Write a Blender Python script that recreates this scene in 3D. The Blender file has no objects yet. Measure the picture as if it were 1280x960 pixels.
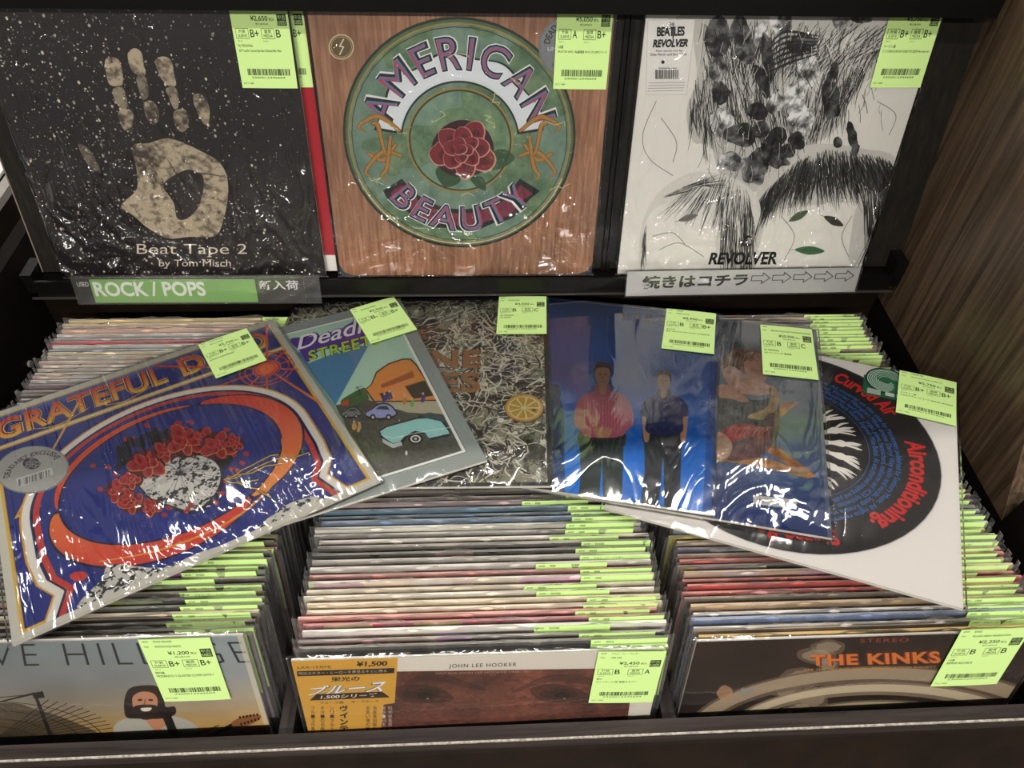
import bpy, math, random
import numpy as np
from mathutils import Matrix, Vector

# ------------------------------------------------------------------ camera, world, lights, exposure
SC = bpy.context.scene
COL = SC.collection
M = np.array([[0.9986045323729802, -0.01406197314460806, 0.05090431057799554],
              [-0.04485163317664652, -0.7346955098492083, 0.6769127261388128],
              [0.027880439837425386, -0.6782512578083235, -0.7343009685107188]])   # camera (right, down, forward) -> world
CAMH = 1.55
F = 970.03
cam_d = bpy.data.cameras.new('camera')
cam = bpy.data.objects.new('camera', cam_d)
COL.objects.link(cam)
cam_d.sensor_width = 36.0
cam_d.lens = F / 1280.0 * 36.0
cam_d.clip_start = 0.02
cam.matrix_world = Matrix(((M[0][0], -M[0][1], -M[0][2], 0), (M[1][0], -M[1][1], -M[1][2], 0),
                           (M[2][0], -M[2][1], -M[2][2], CAMH), (0, 0, 0, 1)))
SC.camera = cam

w = bpy.data.worlds.new('store_ambient')
SC.world = w
w.use_nodes = True
w.node_tree.nodes['Background'].inputs[0].default_value = (1.0, 0.97, 0.92, 1)
w.node_tree.nodes['Background'].inputs[1].default_value = 0.11

def tube(x, y, z, lx, ly, power, col=(1.0, 0.95, 0.87)):
    d = bpy.data.lights.new('fluorescent_light', 'AREA')
    d.shape = 'RECTANGLE'; d.size = lx; d.size_y = ly; d.energy = power; d.color = col
    o = bpy.data.objects.new('fluorescent_light', d)
    o.location = (x, y, z)
    COL.objects.link(o)
    return o
tube(-0.25, 2.30, 2.80, 2.8, 0.10, 30)
tube(0.10, -0.45, 2.80, 2.8, 0.10, 25)
tube(-0.2, -1.90, 2.70, 3.4, 0.12, 84)
tube(0.4, 3.70, 2.80, 3.2, 0.10, 14)
SC.view_settings.view_transform = 'Standard'
SC.view_settings.look = 'None'
SC.view_settings.exposure = 0.80
SC.view_settings.gamma = 1.0
SC.view_settings.use_curve_mapping = False
SC.cycles.transparent_max_bounces = 14
SC.cycles.max_bounces = 7

# ------------------------------------------------------------------ projection helpers
def to_px(P):
    v = M.T @ (np.array(P, float) - [0, 0, CAMH])
    return (640 + F * v[0] / v[2], 480 + F * v[1] / v[2])
def ray_plane(px, py, P, n):
    d = M @ np.array([(px - 640) / F, (py - 480) / F, 1.0])
    o = np.array([0, 0, CAMH])
    t = ((np.array(P) - o) @ n) / (d @ n)
    return o + d * t

# ------------------------------------------------------------------ generic object helpers
def link(o, parent=None):
    COL.objects.link(o)
    if parent is not None:
        o.parent = parent
    return o
def tag(o, label=None, cat=None, group=None, kind=None):
    if label: o['label'] = label
    if cat: o['category'] = cat
    if group: o['group'] = group
    if kind: o['kind'] = kind
    return o
def thing(name, label, cat, mat=None, loc=None, group=None):
    o = bpy.data.objects.new(name, None)
    o.empty_display_size = 0.02
    if mat is not None: o.matrix_world = mat
    if loc is not None: o.location = loc
    link(o)
    return tag(o, label, cat, group)
class MB:
    def __init__(s): s.v = []; s.f = []; s.uv = []; s.m = []; s.smooth = []
    def quad(s, a, b, c, d, uv=None, m=0, sm=False):
        n = len(s.v); s.v += [tuple(a), tuple(b), tuple(c), tuple(d)]
        s.f.append((n, n+1, n+2, n+3)); s.uv.append(uv or [(0, 0), (1, 0), (1, 1), (0, 1)]); s.m.append(m); s.smooth.append(sm)
    def hexa(s, P, m=0):        # 8 points: bottom ring 0-3, top ring 4-7
        n = len(s.v); s.v += [tuple(p) for p in P]
        for f in ((0, 3, 2, 1), (4, 5, 6, 7), (0, 1, 5, 4), (1, 2, 6, 5), (2, 3, 7, 6), (3, 0, 4, 7)):
            s.f.append(tuple(n + i for i in f)); s.uv.append([(0, 0), (1, 0), (1, 1), (0, 1)]); s.m.append(m); s.smooth.append(False)
    def box(s, x0, x1, y0, y1, z0, z1, m=0):
        s.hexa([(x0, y0, z0), (x1, y0, z0), (x1, y1, z0), (x0, y1, z0), (x0, y0, z1), (x1, y0, z1), (x1, y1, z1), (x0, y1, z1)], m)
    def prism(s, poly, axis, a, b, m=0):   # poly in the other two axes, extruded along axis
        def p3(p, t):
            return {'x': (t, p[0], p[1]), 'y': (p[0], t, p[1]), 'z': (p[0], p[1], t)}[axis]
        n = len(s.v); k = len(poly)
        s.v += [p3(p, a) for p in poly] + [p3(p, b) for p in poly]
        s.f.append(tuple(n + i for i in range(k))[::-1]); s.f.append(tuple(n + k + i for i in range(k)))
        s.uv += [[(0, 0)] * k, [(0, 0)] * k]; s.m += [m, m]; s.smooth += [False, False]
        for i in range(k):
            j = (i + 1) % k
            s.f.append((n+i, n+j, n+k+j, n+k+i)); s.uv.append([(0, 0), (1, 0), (1, 1), (0, 1)]); s.m.append(m); s.smooth.append(False)
    def grid(s, nu, nv, fn, m=0, sm=True):
        n = len(s.v)
        for j in range(nv + 1):
            for i in range(nu + 1):
                s.v.append(tuple(fn(i / nu, j / nv)))
        for j in range(nv):
            for i in range(nu):
                a = n + j * (nu + 1) + i
                s.f.append((a, a + 1, a + nu + 2, a + nu + 1))
                u0, u1, v0, v1 = i / nu, (i + 1) / nu, j / nv, (j + 1) / nv
                s.uv.append([(u0, v0), (u1, v0), (u1, v1), (u0, v1)]); s.m.append(m); s.smooth.append(sm)
    def mesh(s, name, mats):
        me = bpy.data.meshes.new(name)
        me.from_pydata(s.v, [], s.f)
        for mt in (mats if isinstance(mats, (list, tuple)) else [mats]): me.materials.append(mt)
        ul = me.uv_layers.new(name='UVMap')
        ul.data.foreach_set('uv', np.array([c for f in s.uv for p in f for c in p], dtype=np.float32))
        me.polygons.foreach_set('material_index', s.m)
        me.polygons.foreach_set('use_smooth', s.smooth)
        me.validate(); me.update()
        return me
    def build(s, name, mats, parent=None):
        return link(bpy.data.objects.new(name, s.mesh(name, mats)), parent)

# ------------------------------------------------------------------ materials
def srgb(h):
    if isinstance(h, str):
        h = h.lstrip('#'); return tuple(int(h[i:i+2], 16) / 255 for i in (0, 2, 4))
    return tuple(h)
def lin(h):
    return tuple((c / 12.92 if c <= 0.04045 else ((c + 0.055) / 1.055) ** 2.4) for c in srgb(h))
def new_mat(name):
    m = bpy.data.materials.new(name); m.use_nodes = True
    nt = m.node_tree; b = nt.nodes['Principled BSDF']
    return m, nt, b
def nd(nt, t, **kw):
    n = nt.nodes.new(t)
    for k, v in kw.items():
        if k in n.inputs: n.inputs[k].default_value = v
        else: setattr(n, k, v)
    return n
def plain(name, col, rough=0.5, noise=0.0, spec=0.5, scale=40, metal=0, stretch=(1, 1, 1)):
    m, nt, b = new_mat(name)
    b.inputs['Roughness'].default_value = rough
    b.inputs['Specular IOR Level'].default_value = spec
    b.inputs['Metallic'].default_value = metal
    c = lin(col)
    tc = nd(nt, 'ShaderNodeTexCoord'); mp = nd(nt, 'ShaderNodeMapping'); mp.inputs['Scale'].default_value = stretch
    nt.links.new(tc.outputs['Object'], mp.inputs[0])
    nz = nd(nt, 'ShaderNodeTexNoise', Scale=scale, Detail=5.0)
    nt.links.new(mp.outputs[0], nz.inputs['Vector'])
    cr = nd(nt, 'ShaderNodeValToRGB')
    cr.color_ramp.elements[0].color = tuple(x * (1 - noise) for x in c) + (1,)
    cr.color_ramp.elements[1].color = tuple(min(1, x * (1 + noise)) for x in c) + (1,)
    cr.color_ramp.elements[0].position = 0.35; cr.color_ramp.elements[1].position = 0.65
    nt.links.new(nz.outputs[0], cr.inputs[0]); nt.links.new(cr.outputs[0], b.inputs['Base Color'])
    return m
def wood(name, c1, c2, stretch, rough=0.4, scale=6, spec=0.5):
    m, nt, b = new_mat(name)
    b.inputs['Roughness'].default_value = rough
    b.inputs['Specular IOR Level'].default_value = spec
    tc = nd(nt, 'ShaderNodeTexCoord'); mp = nd(nt, 'ShaderNodeMapping')
    mp.inputs['Scale'].default_value = stretch
    nt.links.new(tc.outputs['Object'], mp.inputs[0])
    n1 = nd(nt, 'ShaderNodeTexNoise', Scale=scale, Detail=8.0, Roughness=0.65, Distortion=0.3)
    nt.links.new(mp.outputs[0], n1.inputs['Vector'])
    cr = nd(nt, 'ShaderNodeValToRGB')
    cr.color_ramp.elements[0].color = lin(c1) + (1,); cr.color_ramp.elements[1].color = lin(c2) + (1,)
    cr.color_ramp.elements[0].position = 0.36; cr.color_ramp.elements[1].position = 0.66
    nt.links.new(n1.outputs[0], cr.inputs[0]); nt.links.new(cr.outputs[0], b.inputs['Base Color'])
    bp = nd(nt, 'ShaderNodeBump', Strength=0.15, Distance=0.0006)
    nt.links.new(n1.outputs[0], bp.inputs['Height']); nt.links.new(bp.outputs[0], b.inputs['Normal'])
    return m
def img_mat(name, img, rough=0.45, spec=0.4, metal=0.0):
    m, nt, b = new_mat(name)
    t = nd(nt, 'ShaderNodeTexImage'); t.image = img; t.extension = 'EXTEND'
    nt.links.new(t.outputs[0], b.inputs['Base Color'])
    b.inputs['Roughness'].default_value = rough
    b.inputs['Specular IOR Level'].default_value = spec
    b.inputs['Metallic'].default_value = metal
    return m
def film_mat(name, angle=0.6, fine=0.5, crumple=0.6, low=0.08, mask_h=0.12, refl=1.0, haze=0.02, scale=14, seedv=0.0, dist=0.016, aniso=0.16, rough=0.07):
    """clear plastic: transparent with a bumpy glossy coat; wrinkles gather near one edge"""
    m, nt, b = new_mat(name)
    nt.nodes.remove(b)
    out = nt.nodes['Material Output']
    L = nt.links.new
    tc = nd(nt, 'ShaderNodeTexCoord')
    mp = nd(nt, 'ShaderNodeMapping'); mp.inputs['Rotation'].default_value = (0, angle, 0)
    mp.inputs['Scale'].default_value = (1.0, 1.0, aniso); mp.inputs['Location'].default_value = (seedv, 0, seedv)
    L(tc.outputs['Object'], mp.inputs[0])
    n1 = nd(nt, 'ShaderNodeTexNoise', Scale=scale * 2.2, Detail=3.0, Distortion=0.8, Roughness=0.5)
    L(mp.outputs[0], n1.inputs['Vector'])
    n2 = nd(nt, 'ShaderNodeTexNoise', Scale=scale, Detail=2.5, Distortion=1.6, Roughness=0.45)
    mp2 = nd(nt, 'ShaderNodeMapping'); mp2.inputs['Location'].default_value = (seedv, seedv, 3)
    mp2.inputs['Rotation'].default_value = (0, angle * 0.7, 0); mp2.inputs['Scale'].default_value = (1, 1, 0.6)
    L(tc.outputs['Object'], mp2.inputs[0]); L(mp2.outputs[0], n2.inputs['Vector'])
    # ridges: 1-|2n-1|
    def ridge(n):
        a = nd(nt, 'ShaderNodeMath', operation='SUBTRACT'); a.inputs[1].default_value = 0.5; L(n.outputs[0], a.inputs[0])
        c = nd(nt, 'ShaderNodeMath', operation='ABSOLUTE'); L(a.outputs[0], c.inputs[0])
        d = nd(nt, 'ShaderNodeMath', operation='POWER'); d.inputs[1].default_value = 0.7; L(c.outputs[0], d.inputs[0])
        return d
    r1, r2 = ridge(n1), ridge(n2)
    sx = nd(nt, 'ShaderNodeSeparateXYZ'); L(tc.outputs['Object'], sx.inputs[0])
    mr = nd(nt, 'ShaderNodeMapRange'); L(sx.outputs[2], mr.inputs[0])
    mr.inputs[1].default_value = mask_h; mr.inputs[2].default_value = 0.0
    mr.inputs[3].default_value = low; mr.inputs[4].default_value = 1.0
    m1 = nd(nt, 'ShaderNodeMath', operation='MULTIPLY'); L(r1.outputs[0], m1.inputs[0]); m1.inputs[1].default_value = fine
    m2 = nd(nt, 'ShaderNodeMath', operation='MULTIPLY'); L(r2.outputs[0], m2.inputs[0]); L(mr.outputs[0], m2.inputs[1])
    m3 = nd(nt, 'ShaderNodeMath', operation='MULTIPLY_ADD'); L(m2.outputs[0], m3.inputs[0]); m3.inputs[1].default_value = crumple; L(m1.outputs[0], m3.inputs[2])
    bp = nd(nt, 'ShaderNodeBump', Strength=1.0, Distance=dist); L(m3.outputs[0], bp.inputs['Height'])
    tr = nd(nt, 'ShaderNodeBsdfTransparent'); tr.inputs[0].default_value = (1, 1, 1, 1)
    gl = nd(nt, 'ShaderNodeBsdfGlossy'); gl.inputs['Roughness'].default_value = rough; L(bp.outputs[0], gl.inputs['Normal'])
    fr = nd(nt, 'ShaderNodeFresnel', IOR=1.5)
    fm = nd(nt, 'ShaderNodeMath', operation='MULTIPLY'); L(fr.outputs[0], fm.inputs[0]); fm.inputs[1].default_value = refl
    mx = nd(nt, 'ShaderNodeMixShader'); L(fm.outputs[0], mx.inputs[0]); L(tr.outputs[0], mx.inputs[1]); L(gl.outputs[0], mx.inputs[2])
    df = nd(nt, 'ShaderNodeBsdfDiffuse'); df.inputs[0].default_value = (0.9, 0.9, 0.9, 1); L(bp.outputs[0], df.inputs['Normal'])
    mx2 = nd(nt, 'ShaderNodeMixShader'); mx2.inputs[0].default_value = haze; L(mx.outputs[0], mx2.inputs[1]); L(df.outputs[0], mx2.inputs[2])
    L(mx2.outputs[0], out.inputs[0])
    return m

# ------------------------------------------------------------------ printed artwork: a small software rasteriser (flat print only)
_tc = {}
def glyph_edges(s, bold=0.0, shear=0.0, space=1.0):
    k = (s, bold, shear, space)
    if k in _tc: return _tc[k]
    c = bpy.data.curves.new('t', 'FONT'); c.body = s; c.offset = bold; c.shear = shear; c.space_character = space
    c.resolution_u = 4
    o = bpy.data.objects.new('t', c)
    me = o.to_mesh()
    n = len(me.vertices)
    co = np.zeros(n * 3); me.vertices.foreach_get('co', co); co = co.reshape(-1, 3)[:, :2]
    tris = []
    for p in me.polygons:
        v = list(p.vertices)
        for i in range(1, len(v) - 1): tris.append((v[0], v[i], v[i+1]))
    E_ = np.array([(a, b) for t in tris for a, b in ((t[0], t[1]), (t[1], t[2]), (t[2], t[0]))], int).reshape(-1, 2)
    o.to_mesh_clear(); bpy.data.objects.remove(o); bpy.data.curves.remove(c)
    # keep only boundary edges (triangle edges used once) when not overlapping
    if len(E_):
        ks = np.sort(E_, 1); key = ks[:, 0] * 1000003 + ks[:, 1]
        u, idx, cnt = np.unique(key, return_index=True, return_counts=True)
        E_ = E_[idx[cnt % 2 == 1]]
    _tc[k] = (co, E_)
    return _tc[k]
def text_len(s):
    co, e = glyph_edges(s); return co[:, 0].max() - co[:, 0].min()

def vnoise(h, w, sy, sx, seed, octv=4):
    rng = np.random.RandomState(seed); out = np.zeros((h, w), np.float32); amp = 1; tot = 0
    for o in range(octv):
        gy, gx = max(2, int(sy * 2**o) + 2), max(2, int(sx * 2**o) + 2)
        if gy > h * 1.5 and gx > w * 1.5: break
        g = rng.rand(gy, gx).astype(np.float32)
        yy = np.linspace(0, gy - 1.001, h); xx = np.linspace(0, gx - 1.001, w)
        y0 = yy.astype(int); x0 = xx.astype(int); fy = (yy - y0)[:, None]; fx = (xx - x0)[None]
        fy = fy * fy * (3 - 2 * fy); fx = fx * fx * (3 - 2 * fx)
        a = g[y0][:, x0]; b = g[y0][:, x0 + 1]; c = g[y0 + 1][:, x0]; d = g[y0 + 1][:, x0 + 1]
        out += amp * ((a * (1 - fx) + b * fx) * (1 - fy) + (c * (1 - fx) + d * fx) * fy); tot += amp; amp *= 0.55
    return out / tot

ZO = {'z1': (2.526, 0, 0), 'z2': (2.526, 370, 0), 'z3': (2.370, 740, 0), 'z4': (2.0875, 0, 360), 'z5': (3.31, 340, 350),
      'z6': (2.91, 640, 350), 'z7': (2.233, 860, 350), 'z8': (3.0, 0, 640), 'y1': (2.51, 340, 600), 'y2': (2.783, 820, 640),
      's1': (3.048, 0, 330), 's2': (3.048, 740, 310), 'c8': (5.333, 880, 380), 'b3': (5.333, 400, 540), 'p': (1, 0, 0)}
class Cv:
    """canvas; points are given in a named reference frame: 'u' = unit square (v down), others = measured sheets mapped by H"""
    def __init__(s, w, h, bg, H=None):
        s.w, s.h = w, h; s.a = np.empty((h, w, 3), np.float32); s.a[:] = srgb(bg); s.H = H
    def P(s, pts, z='u'):
        p = np.array(pts, float).reshape(-1, 2)
        if z != 'u':
            k, ox, oy = ZO[z]; p = p / k + [ox, oy]
            q = np.c_[p, np.ones(len(p))] @ s.H.T; p = q[:, :2] / q[:, 2:3]
        return p * [s.w, s.h]
    def mask(s, A, B, SS=3):
        lo = np.minimum(A.min(0), B.min(0)); hi = np.maximum(A.max(0), B.max(0))
        x0 = int(max(0, math.floor(lo[0]) - 1)); y0 = int(max(0, math.floor(lo[1]) - 1))
        x1 = int(min(s.w, math.ceil(hi[0]) + 1)); y1 = int(min(s.h, math.ceil(hi[1]) + 1))
        if x1 <= x0 or y1 <= y0: return None
        W_, H_ = (x1 - x0) * SS, (y1 - y0) * SS
        sw = A[:, 1] > B[:, 1]
        T = np.where(sw[:, None], B, A); Bt = np.where(sw[:, None], A, B)
        T = (T - [x0, y0]) * SS; Bt = (Bt - [x0, y0]) * SS
        r0 = np.clip(np.ceil(T[:, 1] - 0.5).astype(int), 0, H_); r1 = np.clip(np.ceil(Bt[:, 1] - 0.5).astype(int), 0, H_)
        cnt = r1 - r0; ok = cnt > 0
        T, Bt, r0, cnt = T[ok], Bt[ok], r0[ok], cnt[ok]
        if not len(cnt): return None
        rep = np.repeat(np.arange(len(cnt)), cnt)
        off = np.arange(cnt.sum()) - np.repeat(np.cumsum(cnt) - cnt, cnt)
        rows = r0[rep] + off
        t = (rows + 0.5 - T[rep, 1]) / (Bt[rep, 1] - T[rep, 1])
        xs = T[rep, 0] + t * (Bt[rep, 0] - T[rep, 0])
        cols = np.clip(np.ceil(xs - 0.5).astype(int), 0, W_)
        D = np.zeros((H_, W_ + 1), np.int32); np.add.at(D, (rows, cols), 1)
        m = (np.cumsum(D, 1)[:, :-1] & 1).astype(np.float32)
        m = m.reshape(y1 - y0, SS, x1 - x0, SS).mean((1, 3))
        return x0, y0, x1, y1, m
    def put(s, mk, col, al=1.0):
        if mk is None: return
        x0, y0, x1, y1, m = mk; m = (m * al)[..., None]
        if callable(col):
            Y, X = np.mgrid[y0:y1, x0:x1]; c = col(X / s.w, Y / s.h)
        elif isinstance(col, np.ndarray): c = col[y0:y1, x0:x1]
        else: c = np.array(srgb(col), np.float32)
        s.a[y0:y1, x0:x1] = s.a[y0:y1, x0:x1] * (1 - m) + c * m
    def poly(s, pts, col, z='u', al=1.0, smooth=0):
        p = s.P(pts, z)
        if smooth: p = catmull(p, True, smooth)
        s.put(s.mask(p, np.roll(p, -1, 0)), col, al)
    def ell(s, c, rx, ry, col, z='u', al=1.0, rot=0, wob=0, seed=0):
        n = 56; t = np.linspace(0, 2 * math.pi, n, endpoint=False); r = np.ones(n)
        if wob:
            rg = np.random.RandomState(seed)
            for k in (2, 3, 5, 8): r += wob * rg.randn() / k * np.cos(k * t + rg.rand() * 6)
        x = rx * np.cos(t) * r; y = ry * np.sin(t) * r
        s.poly(np.c_[c[0] + x * math.cos(rot) - y * math.sin(rot), c[1] + x * math.sin(rot) + y * math.cos(rot)], col, z, al)
    def line(s, pts, wd, col, z='u', al=1.0, smooth=0, closed=False):
        """stroke; wd in canvas px, number or per-point list (taper)"""
        p = s.P(pts, z)
        wds = np.array(wd if isinstance(wd, (list, tuple)) else [wd] * len(p), float)
        if smooth:
            n0 = len(p); p = catmull(p, closed, smooth)
            wds = np.interp(np.linspace(0, n0 - 1, len(p)), np.arange(n0), wds)
        elif closed: p = np.r_[p, p[:1]]; wds = np.r_[wds, wds[:1]]
        mw = wds.max() / 2 + 1
        lo = p.min(0) - mw; hi = p.max(0) + mw
        x0, y0 = int(max(0, lo[0])), int(max(0, lo[1])); x1, y1 = int(min(s.w, hi[0] + 2)), int(min(s.h, hi[1] + 2))
        if x1 <= x0 or y1 <= y0: return
        m = np.zeros((y1 - y0, x1 - x0), np.float32)
        for i in range(len(p) - 1):
            a, b = p[i], p[i+1]; q = max(wds[i], wds[i+1]) / 2 + 1
            bx0, by0 = int(max(x0, min(a[0], b[0]) - q)), int(max(y0, min(a[1], b[1]) - q))
            bx1, by1 = int(min(x1, max(a[0], b[0]) + q + 2)), int(min(y1, max(a[1], b[1]) + q + 2))
            if bx1 <= bx0 or by1 <= by0: continue
            X = np.arange(bx0, bx1)[None] + 0.5; Y = np.arange(by0, by1)[:, None] + 0.5
            d = b - a; L2 = d @ d + 1e-9
            t = np.clip(((X - a[0]) * d[0] + (Y - a[1]) * d[1]) / L2, 0, 1)
            dist = np.hypot(X - a[0] - t * d[0], Y - a[1] - t * d[1])
            hw = (wds[i] + t * (wds[i+1] - wds[i])) / 2
            v = np.clip(hw - dist + 0.5, 0, 1) * np.minimum(1, hw * 2 + 0.2)
            sub = m[by0-y0:by1-y0, bx0-x0:bx1-x0]; np.maximum(sub, v, out=sub)
        s.put((x0, y0, x1, y1, m), col, al)
    def arc(s, c, r, a0, a1, wd, col, z='u', ry=None, al=1.0):
        t = np.radians(np.linspace(a0, a1, 40))
        s.line(np.c_[c[0] + r * np.cos(t), c[1] + (ry or r) * np.sin(t)], wd, col, z, al)
    def text(s, st, q, col, z='u', bold=0.0, shear=0.0, space=1.0, al=1.0, base=None, outline=None):
        """text fitted to quad q = TL,TR,BR,BL, or q = function(u, v down) -> points in frame z"""
        co, E_ = glyph_edges(st, bold, shear, space)
        if not len(E_): return
        lo, hi = co.min(0), co.max(0)
        if base: lo = np.array([lo[0], base[0]]); hi = np.array([hi[0], base[1]])
        u = (co[:, 0] - lo[0]) / max(1e-6, hi[0] - lo[0]); v = 1 - (co[:, 1] - lo[1]) / max(1e-6, hi[1] - lo[1])
        if callable(q): p = q(u, v)
        else:
            q = np.array(q, float); u_, v_ = u[:, None], v[:, None]
            p = (q[0] * (1 - u_) + q[1] * u_) * (1 - v_) + (q[3] * (1 - u_) + q[2] * u_) * v_
        p = s.P(p, z)
        s.put(s.mask(p[E_[:, 0]], p[E_[:, 1]]), col, al)
    def bar(s, x, y, w_, h_, col, al=1.0):
        s.poly([(x, y), (x + w_, y), (x + w_, y + h_), (x, y + h_)], col, 'u', al)
    def image(s, name):
        im = bpy.data.images.new(name, s.w, s.h)
        px = np.ones((s.h, s.w, 4), np.float32); px[..., :3] = np.clip(s.a[::-1], 0, 1)
        im.pixels.foreach_set(px.ravel()); im.update(); im.pack()
        return im
def catmull(p, closed, n):
    k = len(p); out = []
    rng = range(k if closed else k - 1)
    for i in rng:
        a, b, c, d = (p[(i-1) % k], p[i], p[(i+1) % k], p[(i+2) % k]) if closed else (p[max(0, i-1)], p[i], p[i+1], p[min(k-1, i+2)])
        t = np.linspace(0, 1, n, endpoint=False)[:, None]
        out.append(0.5 * (2*b + (c - a)*t + (2*a - 5*b + 4*c - d)*t**2 + (3*b - a - 3*c + d)*t**3))
    if not closed: out.append(p[-1:])
    return np.vstack(out)
def ring_text(c, r_in, r_out, a0, a1):
    def fn(u, v):
        a = np.radians(a0 + (a1 - a0) * u); r = r_out + (r_in - r_out) * v
        return np.c_[c[0] + r * np.cos(a), c[1] + r * np.sin(a)]
    return fn
def homog(src, dst):
    A = []
    for (x, y), (u, v) in zip(src, dst):
        A.append([x, y, 1, 0, 0, 0, -u*x, -u*y, -u]); A.append([0, 0, 0, x, y, 1, -v*x, -v*y, -v])
    return np.linalg.svd(np.array(A, float))[2][-1].reshape(3, 3)

# ------------------------------------------------------------------ price labels
GREEN = '#bddc8c'
INK = '#23301c'
def label_canvas(artist, title, price, g1, g2, note='', note2='', small=False, dim=1.0):
    W_, H_ = (264, 336) if not small else (200, 256)
    c = Cv(W_, H_, GREEN)
    def t(s, x, y, w_, h_, bold=0.0, al=1.0):
        if s: c.text(s, [(x, y), (x + w_, y), (x + w_, y + h_), (x, y + h_)], INK, bold=bold, al=al)
    def tt(s, x, y, h_, maxw, k=0.62, al=.85):
        if not s: return
        t(s, x, y, min(maxw, text_len(s) * h_ * 1.35 * k * H_ / W_ * 1.2), h_, .01, al)
    tt('ARTIST', .04, .025, .022, .1); tt(artist, .2, .02, .03, .75)
    tt('TITLE', .04, .10, .022, .08); tt(title, .2, .095, .03, .76)
    t('¥' + price, .34, .185, .30, .062, .012)
    t('税込', .66, .205, .09, .035); tt('税抜価格 ¥' + price, .42, .262, .024, .3)
    c.bar(.80, .165, .16, .125, '#1f2a1a'); c.text('中古', [(.815, .175), (.945, .175), (.945, .225), (.815, .225)], GREEN)
    c.text('USED', [(.815, .238), (.945, .238), (.945, .278), (.815, .278)], GREEN, bold=.01)
    for x, jp, en, g in ((.05, '外装', 'SLEEVE', g1), (.50, '盤質', 'MEDIA', g2)):
        c.line([(x, .325), (x + .22, .325), (x + .22, .435), (x, .435)], 1.6, INK, closed=True)
        t(jp, x + .05, .335, .12, .04); t(en, x + .03, .388, .16, .032)
        t(g, x + .25, .335, .07 * max(1, len(g)) + .01, .085, .01)
        t('コメント', x + .01, .452, .09, .02)
    if note: tt(note, .05, .50, .036, .9)
    if note2: tt(note2, .05, .555, .036, .9)
    rg = random.Random(hash_s(title + price)); x = .14
    while x < .9:
        w_ = rg.choice((.006, .006, .012, .018)); c.bar(x, .775, w_, .075, INK); x += w_ + rg.choice((.006, .012))
    t('2300012345604', .2, .865, .6, .022); t('ロビン 0604', .04, .93, .18, .025)
    return c
def hash_s(s): return sum((i + 1) * ord(ch) for i, ch in enumerate(s)) % 99991

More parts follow.
